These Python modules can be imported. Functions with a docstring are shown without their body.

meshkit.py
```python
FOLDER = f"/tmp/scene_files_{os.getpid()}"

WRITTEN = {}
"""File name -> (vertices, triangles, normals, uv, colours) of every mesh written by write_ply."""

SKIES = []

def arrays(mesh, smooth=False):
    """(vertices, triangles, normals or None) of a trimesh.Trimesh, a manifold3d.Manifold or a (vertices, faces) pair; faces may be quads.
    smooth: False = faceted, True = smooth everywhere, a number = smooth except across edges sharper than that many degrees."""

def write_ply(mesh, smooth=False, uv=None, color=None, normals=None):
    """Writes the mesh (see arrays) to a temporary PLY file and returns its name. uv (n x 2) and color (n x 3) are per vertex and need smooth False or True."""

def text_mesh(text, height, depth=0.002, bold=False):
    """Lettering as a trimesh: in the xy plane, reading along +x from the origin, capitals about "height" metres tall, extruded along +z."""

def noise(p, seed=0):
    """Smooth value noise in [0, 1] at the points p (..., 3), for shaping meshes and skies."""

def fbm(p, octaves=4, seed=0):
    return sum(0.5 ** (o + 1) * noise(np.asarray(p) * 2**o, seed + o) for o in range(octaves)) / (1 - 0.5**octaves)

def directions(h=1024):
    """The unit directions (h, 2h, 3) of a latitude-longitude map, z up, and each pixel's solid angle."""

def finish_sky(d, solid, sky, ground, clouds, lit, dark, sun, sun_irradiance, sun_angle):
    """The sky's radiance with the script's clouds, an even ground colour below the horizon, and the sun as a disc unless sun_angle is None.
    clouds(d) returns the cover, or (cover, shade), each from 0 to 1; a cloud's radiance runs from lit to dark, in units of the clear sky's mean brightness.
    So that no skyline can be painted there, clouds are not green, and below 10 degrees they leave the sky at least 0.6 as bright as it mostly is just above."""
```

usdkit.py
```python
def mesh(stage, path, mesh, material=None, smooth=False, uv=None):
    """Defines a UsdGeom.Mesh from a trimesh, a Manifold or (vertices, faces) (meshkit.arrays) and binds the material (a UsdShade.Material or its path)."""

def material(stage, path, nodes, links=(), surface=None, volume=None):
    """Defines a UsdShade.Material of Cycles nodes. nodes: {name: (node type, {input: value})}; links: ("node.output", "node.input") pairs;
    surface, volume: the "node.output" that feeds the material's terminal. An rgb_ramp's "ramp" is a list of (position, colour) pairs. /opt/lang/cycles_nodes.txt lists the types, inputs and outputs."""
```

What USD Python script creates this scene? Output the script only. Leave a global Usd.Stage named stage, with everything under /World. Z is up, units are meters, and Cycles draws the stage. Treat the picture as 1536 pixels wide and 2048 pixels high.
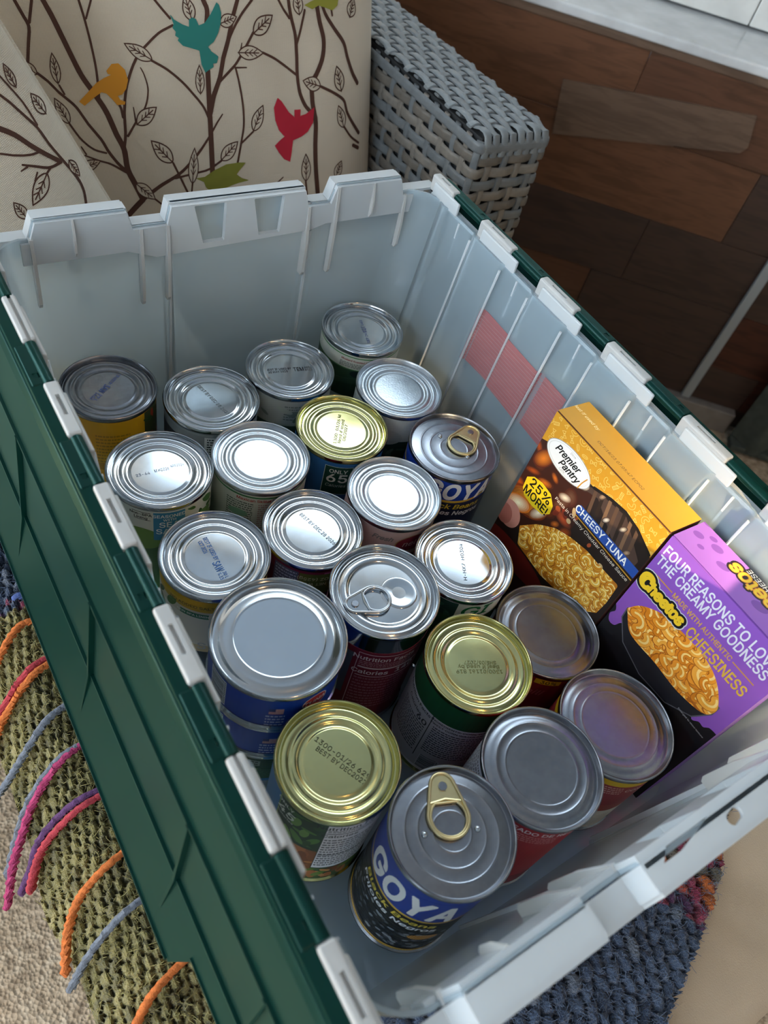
import math, json, random
import numpy as np, trimesh, shapely, manifold3d
from shapely import affinity
from shapely.geometry import Polygon, LineString, Point, box as sbox
from shapely.ops import unary_union
from pxr import Usd, UsdGeom, UsdLux, UsdShade, Gf, Sdf, Vt
import usdkit, meshkit

random.seed(7); RNG = np.random.default_rng(7)
stage = Usd.Stage.CreateInMemory()
UsdGeom.SetStageUpAxis(stage, UsdGeom.Tokens.z); UsdGeom.SetStageMetersPerUnit(stage, 1.0)
UsdGeom.Xform.Define(stage, '/World'); UsdGeom.Scope.Define(stage, '/World/Looks')
V3 = lambda *a: np.array(a, float)

# ---------------------------------------------------------------- camera, light, exposure
# origin: inner floor of the tote, left hinge line at X = 0, far end along +Y, carpet at z = -0.5
EYE = V3(-0.06845, 0.0, 0.55909)
RIGHT, UP, FWD = V3(0.83417, -0.51323, 0.20187), V3(0.29426, 0.72378, 0.62414), V3(0.46644, 0.46124, -0.75478)
cam = UsdGeom.Camera.Define(stage, '/World/camera')
F_MM = 1589.95 / 1536 * 36.0
cam.CreateHorizontalApertureAttr(36.0); cam.CreateVerticalApertureAttr(48.0); cam.CreateFocalLengthAttr(F_MM)
cam.CreateClippingRangeAttr(Gf.Vec2f(0.01, 60)); cam.CreateFStopAttr(13.0); cam.CreateFocusDistanceAttr(0.60)
cam.CreateExposureAttr(EXPO := 1.55)
m = np.eye(4); m[0, :3], m[1, :3], m[2, :3], m[3, :3] = RIGHT, UP, -FWD, EYE
cam.AddTransformOp().Set(Gf.Matrix4d(m.tolist()))
cam.GetPrim().SetCustomDataByKey('kind', 'helper')

def look_matrix(pos, at, up=V3(0, 0, 1)):
    z = V3(*pos) - V3(*at); z /= np.linalg.norm(z); x = np.cross(up, z); x /= np.linalg.norm(x); y = np.cross(z, x)
    k = np.eye(4); k[0, :3], k[1, :3], k[2, :3], k[3, :3] = x, y, z, pos
    return Gf.Matrix4d(k.tolist())

# the wall with the window: at distance d from the eye along WN; t runs to the right along WT
WN, WT = V3(0.71106, 0.70313, 0), V3(0.70313, -0.71106, 0)
FLOOR_Z, CEIL_Z = -0.50, 1.95
def wpt(t, d, z): return V3(EYE[0], EYE[1], 0) + WN * d + WT * t + V3(0, 0, z)

def rect_light(name, pos, at, w, h, power, color):
    l = UsdLux.RectLight.Define(stage, '/World/' + name)
    l.CreateWidthAttr(w); l.CreateHeightAttr(h); l.CreateIntensityAttr(power); l.CreateColorAttr(Gf.Vec3f(*color)); l.CreateNormalizeAttr(False)
    l.AddTransformOp().Set(look_matrix(pos, at)); l.GetPrim().SetCustomDataByKey('kind', 'helper')
    return l
WIN_T, WIN_Z = (-0.80, 0.52), (1.20, 1.82)        # window opening in that wall
wc = ((WIN_T[0] + WIN_T[1]) / 2, (WIN_Z[0] + WIN_Z[1]) / 2)
rect_light('window_daylight', wpt(wc[0], 1.80, wc[1]), wpt(wc[0], 0, wc[1] - 0.25), WIN_T[1] - WIN_T[0] + .12, WIN_Z[1] - WIN_Z[0] + .1, 0.72, (0.60, 0.84, 1.0))
rect_light('window_bright_sky', wpt(-.24, 1.775, 1.50), wpt(-.24, 0, 1.3), .66, .38, 1.25, (0.80, 0.95, 1.0))
REAR_T, REAR_Z = (-2.3, -0.2), (0.35, 1.70)        # unseen opening behind the viewer, made for an added fill light
rect_light('rear_fill_light', wpt(-1.25, -2.32, 1.0), wpt(-1.0, 0, .9), 2.3, 1.5, 1.7, (0.86, 0.94, 1.0))
LEFT_D, LEFT_Z = (-1.5, 0.9), (0.3, 1.6)           # unseen opening on the left for a second added fill light
rect_light('left_fill_light', wpt(-2.72, -.3, .95), wpt(0, -.2, .6), 2.5, 1.4, 1.6, (0.82, 0.93, 1.0))
SUN_T, SUN_Z = (1.75, 1.94), (1.29, 1.395)          # slot added in the unseen rear wall to shape the sun patch on the tote
sun = UsdLux.DistantLight.Define(stage, '/World/sun'); sun.CreateIntensityAttr(4000.0); sun.CreateAngleAttr(2.5); sun.CreateColorAttr(Gf.Vec3f(1.0, .74, .42))
sun.AddTransformOp().Set(look_matrix(V3(-.25, -1, .40), V3(0, 0, 0))); sun.GetPrim().SetCustomDataByKey('kind', 'helper')
bulb = UsdLux.SphereLight.Define(stage, '/World/ceiling_bulb'); bulb.CreateRadiusAttr(.05); bulb.CreateIntensityAttr(22.0); bulb.CreateColorAttr(Gf.Vec3f(1.0, .55, .25)); bulb.AddTranslateOp().Set(Gf.Vec3d(.25, -.75, 1.6)); bulb.GetPrim().SetCustomDataByKey('kind', 'helper')
dome = UsdLux.DomeLight.Define(stage, '/World/sky'); dome.CreateIntensityAttr(0.35); dome.CreateColorAttr(Gf.Vec3f(0.75, 0.87, 1.0)); dome.GetPrim().SetCustomDataByKey('kind', 'helper')

# ---------------------------------------------------------------- helpers
def lin(h, k=1.0):
    h = h.lstrip('#'); c = np.array([int(h[i:i + 2], 16) for i in (0, 2, 4)]) / 255.0
    return tuple(float(v) for v in np.where(c <= .04045, c / 12.92, ((c + .055) / 1.055) ** 2.4) * k)

def numbered(path):
    if not stage.GetPrimAtPath(path): return path
    i = 1
    while stage.GetPrimAtPath(f'{path}_{i:03d}'): i += 1
    return f'{path}_{i:03d}'

def tag(prim, label=None, category=None, group=None, kind=None):
    for k_, v_ in (('label', label), ('category', category), ('group', group), ('kind', kind)):
        if v_: prim.SetCustomDataByKey(k_, v_)
    return prim

def P(o): return o if isinstance(o, str) else str(o.GetPath())

def thing(name, label, category, loc=(0, 0, 0), rotz=0.0, group=None):
    x = UsdGeom.Xform.Define(stage, numbered('/World/' + name)); x.AddTranslateOp().Set(Gf.Vec3d(*map(float, loc)))
    if rotz: x.AddRotateZOp().Set(float(rotz))
    return tag(x.GetPrim(), label, category, group)

def obj(name, mesh, mat, parent='/World', smooth=30, label=None, kind=None, color=None):
    path = numbered(P(parent) + '/' + name)
    if color is not None:
        v, f, nrm = meshkit.arrays(mesh, False)
        g = usdkit.mesh(stage, path, (v, f), MAT[mat], False)
        UsdGeom.PrimvarsAPI(g).CreatePrimvar('Cd', Sdf.ValueTypeNames.Color3fArray, 'vertex').Set(Vt.Vec3fArray.FromNumpy(np.asarray(color, np.float32)))
    else:
        g = usdkit.mesh(stage, path, mesh, MAT[mat], smooth)
    return tag(g.GetPrim(), label, kind=kind)

def struct(name, mesh, mat, label=None, category=None, parent='/World', smooth=30):
    o = obj(name, mesh, mat, parent, smooth)
    if parent == '/World': tag(o, label, category, kind='structure')
    return o

def tm(v, f): return trimesh.Trimesh(np.asarray(v, float), np.asarray(f, int), process=False)
def cat(ms): return trimesh.util.concatenate(ms)
def frame_box(o, ax, sx, ay, sy, az, sz):
    """box from corner o along three axes"""
    ax, ay, az = V3(*ax), V3(*ay), V3(*az)
    c = [V3(*o) + ax * sx * i + ay * sy * j + az * sz * k for k in (0, 1) for j in (0, 1) for i in (0, 1)]
    f = [(0, 2, 3), (0, 3, 1), (4, 5, 7), (4, 7, 6), (0, 1, 5), (0, 5, 4), (2, 6, 7), (2, 7, 3), (0, 4, 6), (0, 6, 2), (1, 3, 7), (1, 7, 5)]
    t = tm(c, f)
    if t.volume < 0: t.invert()
    return t
def bx(x0, x1, y0, y1, z0, z1): return frame_box((x0, y0, z0), (1, 0, 0), x1 - x0, (0, 1, 0), y1 - y0, (0, 0, 1), z1 - z0)
def rbox(x0, x1, y0, y1, z0, z1, r):
    """rounded box: hull of eight small spheres"""
    s = manifold3d.Manifold.sphere(r, 12)
    ps = [s.translate((x, y, z)) for x in (x0 + r, x1 - r) for y in (y0 + r, y1 - r) for z in (z0 + r, z1 - r)]
    return manifold3d.Manifold.batch_hull(ps)
def rboard(o, ax, sx, ay, sy, az, sz, r):
    t = m2t(rbox(0, sx, 0, sy, 0, sz, r)); v = np.asarray(t.vertices)
    t.vertices = V3(*o) + v[:, :1] * V3(*ax) + v[:, 1:2] * V3(*ay) + v[:, 2:] * V3(*az)
    if t.volume < 0: t.invert()
    return t
def m2t(mf):
    k = mf.to_mesh(); return tm(k.vert_properties[:, :3], k.tri_verts)
def t2m(t): return manifold3d.Manifold(manifold3d.Mesh(np.asarray(t.vertices, np.float32), np.asarray(t.faces, np.uint32)))
def lathe(prof, n=72):
    """surface of revolution of (r, z) points"""
    prof = np.asarray(prof, float); a = np.arange(n) / n * 2 * np.pi; v, f = [], []
    idx = []
    for r, z in prof:
        if r < 1e-7: idx.append([len(v)] * n); v.append((0, 0, z))
        else:
            idx.append(list(range(len(v), len(v) + n))); v += [(r * math.cos(t), r * math.sin(t), z) for t in a]
    for i in range(len(prof) - 1):
        A, B = idx[i], idx[i + 1]
        for j in range(n):
            k = (j + 1) % n
            if A[j] != A[k]: f.append((A[j], A[k], B[j]))
            if B[j] != B[k]: f.append((A[k], B[k], B[j]))
    return tm(v, f)
def tube(pts, r, n=8, caps=True):
    pts = np.asarray(pts, float); rs = np.broadcast_to(np.asarray(r, float), (len(pts),))
    tg = np.gradient(pts, axis=0); tg /= np.linalg.norm(tg, axis=1, keepdims=True) + 1e-12
    nrm = np.cross(tg[0], V3(0.3, 0.2, 1)); nrm /= np.linalg.norm(nrm); v = []
    for i, p in enumerate(pts):
        nrm = nrm - tg[i] * (nrm @ tg[i]); nrm /= np.linalg.norm(nrm); b = np.cross(tg[i], nrm)
        for k in range(n):
            a = 2 * np.pi * k / n; v.append(p + rs[i] * (math.cos(a) * nrm + math.sin(a) * b))
    f = []
    for i in range(len(pts) - 1):
        for k in range(n):
            a, b_, c, d = i * n + k, i * n + (k + 1) % n, (i + 1) * n + k, (i + 1) * n + (k + 1) % n
            f += [(a, b_, c), (b_, d, c)]
    if caps:
        v += [pts[0], pts[-1]]; s, e = len(v) - 2, len(v) - 1; L = (len(pts) - 1) * n
        for k in range(n): f += [(s, (k + 1) % n, k), (e, L + k, L + (k + 1) % n)]
    return tm(v, f)
def smooth_line(pts, n=8):
    pts = np.asarray(pts, float)
    if len(pts) < 3: return np.array([pts[0] + (pts[-1] - pts[0]) * t for t in np.linspace(0, 1, n)])
    p = np.vstack([2 * pts[0] - pts[1], pts, 2 * pts[-1] - pts[-2]]); out = []
    for i in range(1, len(p) - 2):
        for t in np.linspace(0, 1, n, endpoint=False):
            a, b, c, d = p[i - 1:i + 3]
            out.append(.5 * (2 * b + (c - a) * t + (2 * a - 5 * b + 4 * c - d) * t * t + (3 * b - a - 3 * c + d) * t ** 3))
    return np.array(out + [pts[-1]])
def polys(g):
    if g.is_empty: return []
    return [q for q in getattr(g, 'geoms', [g]) if q.geom_type == 'Polygon' and q.area > 1e-12]
def extrude(g, h):
    return cat([trimesh.creation.extrude_polygon(q, h, engine='earcut') for q in polys(g)])
def to_frame(t, o, ax, ay, az):
    """moves a mesh whose x, y, z run along the frame's axes"""
    v = np.asarray(t.vertices); t = t.copy()
    t.vertices = V3(*o) + v[:, :1] * V3(*ax) + v[:, 1:2] * V3(*ay) + v[:, 2:] * V3(*az)
    if np.linalg.det(np.array([ax, ay, az], float)) < 0: t.invert()
    return t

# flat print: coloured shapes in millimetres, laid on a surface
_txt = {}
def text_shape(s, h, italic=0.0, bold=False, stretch=1.0, fat=0.0):
    """lettering, capitals h tall, centred on the origin"""
    key = (s, bold)
    if key not in _txt:
        t = meshkit.text_mesh(s, 1.0, .1, bold); v, f = np.asarray(t.vertices), np.asarray(t.faces)
        top = f[(v[f][:, :, 2] > .05).all(1)]
        e = np.sort(np.vstack([top[:, [0, 1]], top[:, [1, 2]], top[:, [2, 0]]]), axis=1); q, inv = np.unique(np.round(v[:, :2], 6), axis=0, return_inverse=True); inv = inv.ravel()
        e = np.sort(inv[e], axis=1); e, cnt = np.unique(e, axis=0, return_counts=True); nb = {}
        for a_, b_ in e[cnt == 1]: nb.setdefault(a_, []).append(b_); nb.setdefault(b_, []).append(a_)
        g = Polygon(); seen = set()
        for st in nb:
            if st in seen: continue
            loop, cur = [st], st; seen.add(st)
            while True:
                nxt = [w_ for w_ in nb[cur] if w_ not in seen]
                if not nxt: break
                cur = nxt[0]; seen.add(cur); loop.append(cur)
            if len(loop) > 2: g = g.symmetric_difference(Polygon(q[loop]).buffer(0))
        g = g.simplify(.006)
        _txt[key] = affinity.translate(g, -(g.bounds[0] + g.bounds[2]) / 2, -.5)
    g = affinity.scale(_txt[key], h * stretch, h, origin=(0, 0))
    if italic: g = affinity.skew(g, xs=italic, origin=(0, 0))
    return g.buffer(fat) if fat else g
def dashes(u0, u1, v0, v1, rows, rng, fill=.6):
    """rows of small unreadable print"""
    out = []; dv = (v1 - v0) / rows
    for r in range(rows):
        v = v1 - (r + .75) * dv; u = u0
        while u < u1 - .4:
            w = min(rng.uniform(.8, 3.2), u1 - u); out.append(sbox(u, v, u + w, v + dv * fill * .8)); u += w + .6
    return unary_union(out)
def ell(u, v, a, b, n=10, rot=0):
    return affinity.translate(affinity.rotate(affinity.scale(Point(0, 0).buffer(1, n), a, b), rot, origin=(0, 0)), u, v)
def at(g, u, v, rot=0): return affinity.translate(affinity.rotate(g, rot, origin=(0, 0)) if rot else g, u, v)
class Print:
    def __init__(s): s.items = []
    def add(s, g, color):
        s.items.append((g, color if isinstance(color, tuple) else lin(color))); return s
    def build(s, fn, edge, clip=None, lift=.00007):
        """fn(u, v, lift) in metres -> points; returns mesh, colours"""
        V, F, C, n = [], [], [], 0
        gs = [(g.intersection(clip) if clip is not None else g).buffer(0) for g, _ in s.items]; tree = shapely.STRtree(gs); flat = []
        for i, g in enumerate(gs):                     # later shapes cut the earlier ones: the print is one flat layer
            above = [gs[j] for j in tree.query(g, 'intersects') if j > i]
            flat.append(g.difference(unary_union(above)) if above else g)
        for g, (_, col) in zip(flat, s.items):
            for q in polys(g):
                if q.area < 1e-3: continue
                v, f = trimesh.creation.triangulate_polygon(q, engine='earcut')
                v = np.c_[v, np.zeros(len(v))]
                if edge and len(f): v, f = trimesh.remesh.subdivide_to_size(v, f, edge, max_iter=12)
                d1, d2 = v[f[:, 1]] - v[f[:, 0]], v[f[:, 2]] - v[f[:, 0]]
                bad = d1[:, 0] * d2[:, 1] - d1[:, 1] * d2[:, 0] < 0; f[bad] = f[bad][:, ::-1]
                w = fn(v[:, 0] / 1000, v[:, 1] / 1000, lift)
                V.append(w); F.append(f + n); n += len(w); C.append(np.tile(np.array(col), (len(w), 1)))
        return tm(np.vstack(V), np.vstack(F)), np.vstack(C)

# ---------------------------------------------------------------- materials
MAT = {}
def mat(name, nodes, links, surface='p.BSDF', volume=None):
    MAT[name] = usdkit.material(stage, '/World/Looks/' + name, nodes, links, surface, volume)
def plain(name, color, rough=.5, metal=0., noise=0., scale=40., bump=0., bscale=200., spec=.5, **kw):
    c = color if isinstance(color, tuple) else lin(color)
    nodes = {'p': ('principled_bsdf', dict(base_color=c, roughness=rough, metallic=metal, specular_ior_level=spec, **kw)), 'tc': ('texture_coordinate', {})}
    links = []
    if noise:
        nodes['n'] = ('noise_texture', dict(scale=scale, detail=4.))
        nodes['r'] = ('rgb_ramp', {'ramp': [(.3, tuple(v * (1 - noise) for v in c)), (.7, tuple(min(1, v * (1 + noise)) for v in c))]})
        links += [('tc.object', 'n.vector'), ('n.fac', 'r.fac'), ('r.color', 'p.base_color')]
    if bump:
        nodes['bn'] = ('noise_texture', dict(scale=bscale, detail=3.)); nodes['b'] = ('bump', dict(strength=bump, distance=.001))
        links += [('tc.object', 'bn.vector'), ('bn.fac', 'b.height'), ('b.normal', 'p.normal')]
    mat(name, nodes, links)
def metal(name, color, rough, aniso_bump=.02, bscale=900., scr=.0):
    c = lin(color)
    mat(name, {'p': ('principled_bsdf', dict(base_color=c, metallic=1., roughness=rough)), 'tc': ('texture_coordinate', {}),
               'n': ('noise_texture', dict(scale=bscale, detail=2.)), 'b': ('bump', dict(strength=aniso_bump, distance=.0004)),
               'n2': ('noise_texture', dict(scale=45., detail=4.)), 'r': ('map_range', dict(from_min=.3, from_max=.7, to_min=max(.03, rough - .03), to_max=rough + .04))},
        [('tc.object', 'n.vector'), ('n.fac', 'b.height'), ('b.normal', 'p.normal'), ('tc.object', 'n2.vector'), ('n2.fac', 'r.value'), ('r.result', 'p.roughness')])
metal('tinplate', 'bfc4c9', .12, .004); metal('tinplate_frosted', 'c8ced4', .30, .25, 600.); metal('tinplate_dull', '94979e', .26, .015)
metal('gold_lacquer', 'c9c68e', .15, .006); metal('dark_steel', '8d9096', .35); metal('tab_gold', 'd8c99a', .32)
mat('printed', {'a': ('attribute', dict(attribute='Cd')), 'p': ('principled_bsdf', dict(roughness=.42, specular_ior_level=.4))}, [('a.color', 'p.base_color')])
mat('ink', {'a': ('attribute', dict(attribute='Cd')), 'p': ('principled_bsdf', dict(roughness=.6, specular_ior_level=.2))}, [('a.color', 'p.base_color')])
def poly_plastic(name, diffuse, trans, w_glass, rough, clear=.05, gloss=(1., 1., 1.), grough=.22, back=.5):
    """milky, slightly blurring polypropylene"""
    mat(name, {'d': ('diffuse_bsdf', dict(color=diffuse)), 't': ('translucent_bsdf', dict(color=trans)), 'g': ('refraction_bsdf', dict(color=(.93, .97, .99), roughness=rough, IOR=1.12)),
               's': ('transparent_bsdf', dict(color=(.95, .98, 1.))), 'y': ('glossy_bsdf', dict(color=gloss, roughness=grough)), 'f': ('fresnel', dict(IOR=1.45)),
               'm1': ('mix_closure', dict(fac=back)), 'm2': ('mix_closure', dict(fac=w_glass)), 'm3': ('mix_closure', {}), 'm0': ('mix_closure', dict(fac=clear))},
        [('d.BSDF', 'm1.closure1'), ('t.BSDF', 'm1.closure2'), ('g.BSDF', 'm0.closure1'), ('s.BSDF', 'm0.closure2'), ('m1.closure', 'm2.closure1'), ('m0.closure', 'm2.closure2'), ('m2.closure', 'm3.closure1'), ('y.BSDF', 'm3.closure2'), ('f.fac', 'm3.fac')], 'm3.closure')
poly_plastic('tote_plastic', (.70, .87, 1.0), (.78, .93, 1.0), .58, .20, .15, back=.6)
poly_plastic('rim_plastic', (.90, .96, 1.0), (.93, .98, 1.0), .12, .30)
poly_plastic('hinge_plastic', (.88, .89, .88), (.86, .87, .86), .10, .3)
poly_plastic('green_plastic', (.0032, .042, .033), (.004, .06, .046), .10, .25, .35, (.30, .55, .52), .30)
poly_plastic('tape_red', (.72, .30, .32), (.78, .34, .36), .25, .2)
poly_plastic('tape_ridge', (.80, .46, .48), (.80, .46, .48), .25, .2)

def wood(name, c0, c1, sc=9., rough=.38):
    a, b = lin(c0), lin(c1)
    mat(name, {'p': ('principled_bsdf', dict(roughness=rough, specular_ior_level=.35)), 'g': ('geometry', {}), 'mp': ('mapping', dict(scale=(1., 1., 7.), rotation=(0, 0, math.radians(45.3)))),
               'n': ('noise_texture', dict(scale=sc, detail=7., roughness=.62, distortion=.7)), 'n2': ('noise_texture', dict(scale=2.3, detail=2.)),
               'r': ('rgb_ramp', {'ramp': [(.25, tuple(v * .7 for v in a)), (.45, a), (.6, b), (.8, tuple(v * .8 for v in b))]}), 'mx': ('mix_color', dict(blend_type='multiply', fac=.55)),
               'r2': ('rgb_ramp', {'ramp': [(.3, (.55, .53, .53)), (.62, (1., 1., 1.))]}), 'b': ('bump', dict(strength=.25, distance=.002))},
        [('g.position', 'mp.vector'), ('mp.vector', 'n.vector'), ('g.position', 'n2.vector'), ('n.fac', 'r.fac'), ('r.color', 'mx.a'), ('n2.fac', 'r2.fac'), ('r2.color', 'mx.b'), ('mx.result', 'p.base_color'), ('n.fac', 'b.height'), ('b.normal', 'p.normal')])
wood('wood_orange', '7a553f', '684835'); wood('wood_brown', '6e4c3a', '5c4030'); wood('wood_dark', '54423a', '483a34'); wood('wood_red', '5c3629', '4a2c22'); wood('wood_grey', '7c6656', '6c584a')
plain('white_paint', 'd9dad6', .35, noise=.12, scale=18.); plain('sill_paint', 'cfd3d6', .16, noise=.16, scale=14.); plain('trim_grey', 'a3abaf', .5); plain('wall_paint', 'c9c6bf', .8); plain('ceiling_paint', '828e9b', .9)
plain('curtain_cloth', '4b514c', .9, noise=.2, scale=60., bump=.3, bscale=400.); plain('baseboard_paint', '8b8580', .5, noise=.1)
mat('carpet_pile', {'p': ('principled_bsdf', dict(roughness=.95, specular_ior_level=.1)), 'g': ('geometry', {}), 'v': ('voronoi_texture', dict(scale=240.)), 'n': ('noise_texture', dict(scale=70., detail=5.)),
                    'r': ('rgb_ramp', {'ramp': [(.3, lin('94816c')), (.5, lin('c2ad94')), (.7, lin('d8c6ae'))]}), 'b': ('bump', dict(strength=.6, distance=.004))},
    [('g.position', 'v.vector'), ('g.position', 'n.vector'), ('n.fac', 'r.fac'), ('r.color', 'p.base_color'), ('v.distance', 'b.height'), ('b.normal', 'p.normal')])

# ---------------------------------------------------------------- the room
TL, TR, DB, DW = -2.6, 2.4, -2.2, 1.64           # left, right, rear, window wall (in wall coordinates)
def wbox(t0, t1, d0, d1, z0, z1, r=0):
    o = wpt(t0, d0, z0)
    return rboard(o, WT, t1 - t0, WN, d1 - d0, (0, 0, 1), z1 - z0, r) if r else frame_box(o, WT, t1 - t0, WN, d1 - d0, (0, 0, 1), z1 - z0)
struct('floor', wbox(TL, TR, DB, DW, FLOOR_Z - .05, FLOOR_Z), 'carpet_pile', 'beige loop-pile carpet at the lower left below the knitted blanket', 'carpet')
struct('ceiling', wbox(TL, TR, DB, DW + .1, CEIL_Z, CEIL_Z + .05), 'ceiling_paint', 'pale ceiling over the room', 'ceiling')
WL_ = UsdGeom.Xform.Define(stage, '/World/wall_left').GetPrim(); tag(WL_, 'plain pale wall to the left of the sofa, with an opening added for fill light', 'wall', kind='structure')
for d0, d1, z0, z1 in ((DB, LEFT_D[0], FLOOR_Z, CEIL_Z), (LEFT_D[1], DW + .1, FLOOR_Z, CEIL_Z), (LEFT_D[0], LEFT_D[1], FLOOR_Z, LEFT_Z[0]), (LEFT_D[0], LEFT_D[1], LEFT_Z[1], CEIL_Z)): obj('wall_panel', wbox(TL - .08, TL, d0, d1, z0, z1), 'wall_paint', WL_)
struct('wall_right', wbox(TR, TR + .08, DB, DW, FLOOR_Z, CEIL_Z), 'wall_paint', 'plain pale wall past the curtain', 'wall')
WB = UsdGeom.Xform.Define(stage, '/World/wall_rear').GetPrim(); tag(WB, 'plain pale wall behind the viewer, with openings added for fill light and the sun patch', 'wall', kind='structure')
for t0, t1, z0, z1 in ((TL, REAR_T[0], FLOOR_Z, CEIL_Z), (REAR_T[1], SUN_T[0], FLOOR_Z, CEIL_Z), (SUN_T[1], TR, FLOOR_Z, CEIL_Z), (SUN_T[0], SUN_T[1], FLOOR_Z, SUN_Z[0]), (SUN_T[0], SUN_T[1], SUN_Z[1], CEIL_Z), (REAR_T[0], REAR_T[1], FLOOR_Z, REAR_Z[0]), (REAR_T[0], REAR_T[1], REAR_Z[1], CEIL_Z)): obj('wall_panel', wbox(t0, t1, DB - .08, DB, z0, z1), 'wall_paint', WB)
# window wall: brown planks up to the sill, pale boards above it, the window over those
WALL = UsdGeom.Xform.Define(stage, '/World/wall_window').GetPrim(); tag(WALL, 'brown wood-plank wall below the pale window ledge', 'wall', kind='structure')
obj('backing', wbox(TL, TR, 1.475, 1.50, FLOOR_Z, .125), 'wood_dark', WALL)
obj('lintel', wbox(TL, TR, DW, DW + .06, WIN_Z[1], CEIL_Z), 'wall_paint', WALL)
obj('pier', wbox(TL, WIN_T[0], DW, DW + .06, .125, WIN_Z[1]), 'wall_paint', WALL); obj('pier', wbox(WIN_T[1], TR, DW, DW + .06, .125, WIN_Z[1]), 'wall_paint', WALL)
obj('apron', wbox(WIN_T[0], WIN_T[1], DW + .02, DW + .06, .125, WIN_Z[0]), 'white_paint', WALL)
rows = [(.022, .147), (-.111, .022), (-.238, -.111), (-.362, -.238), (-.447, -.362)]
cuts = [[-.9, -.42, .18, .60, 1.1], [-1.2, -.7, -.16, .438, .95], [-1.0, -.35, .30, .80], [-.8, -.2, .24, .535, 1.0], [-1.1, -.5, .05, .66]]
tones = [['wood_orange', 'wood_orange', 'wood_orange', 'wood_brown', 'wood_brown', 'wood_red'], ['wood_brown', 'wood_orange', 'wood_brown', 'wood_orange', 'wood_dark', 'wood_red'], ['wood_brown', 'wood_dark', 'wood_dark', 'wood_dark', 'wood_red'],
         ['wood_brown', 'wood_dark', 'wood_brown', 'wood_dark', 'wood_red', 'wood_red'], ['wood_dark', 'wood_dark', 'wood_brown', 'wood_dark', 'wood_red']]
for (z0, z1), cu, tn in zip(rows, cuts, tones):
    e = [TL + .02] + cu + [TR - .02]
    for i in range(len(e) - 1):
        obj('plank', wbox(e[i] + .0004, e[i + 1] - .0004, 1.46 + RNG.uniform(-.001, .001), 1.475, z0 + .0004, z1 - .0004, .001), tn[i % len(tn)], WALL)
pale = Polygon([(.062, .069), (.38, .106), (.393, .057), (.385, .045), (.076, -.018)])  # outline of a reflection on the planks, put in as a paler panel
obj('painted_reflection', to_frame(extrude(pale, .004), wpt(0, 1.4595, 0), WT, (0, 0, 1), -WN), 'wood_grey', WALL, label='pale reflection on the brown planks, put in as a thin greyish panel')
obj('batten', wbox(.530, .549, 1.449, 1.459, -.447, .142, .002), 'trim_grey', WALL, label='narrow pale grey upright strip')
struct('baseboard_window', wbox(TL, .655, 1.440, 1.475, FLOOR_Z, -.447, .003), 'baseboard_paint', 'grey baseboard at the foot of the plank wall', 'baseboard')
SILL = UsdGeom.Xform.Define(stage, '/World/trim_1').GetPrim(); tag(SILL, 'glossy pale window ledge with worn grey front edge at top right', 'window sill', kind='structure')
obj('ledge', wbox(TL, TR, 1.452, 1.66, .160, .176, .004), 'sill_paint', SILL)
obj('fascia', wbox(TL, TR, 1.457, 1.475, .146, .162, .003), 'wood_grey', SILL)
WIN = UsdGeom.Xform.Define(stage, '/World/window_1').GetPrim(); tag(WIN, 'pale boarded window surround above the ledge at top right', 'window', kind='structure')
z = .180
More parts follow.
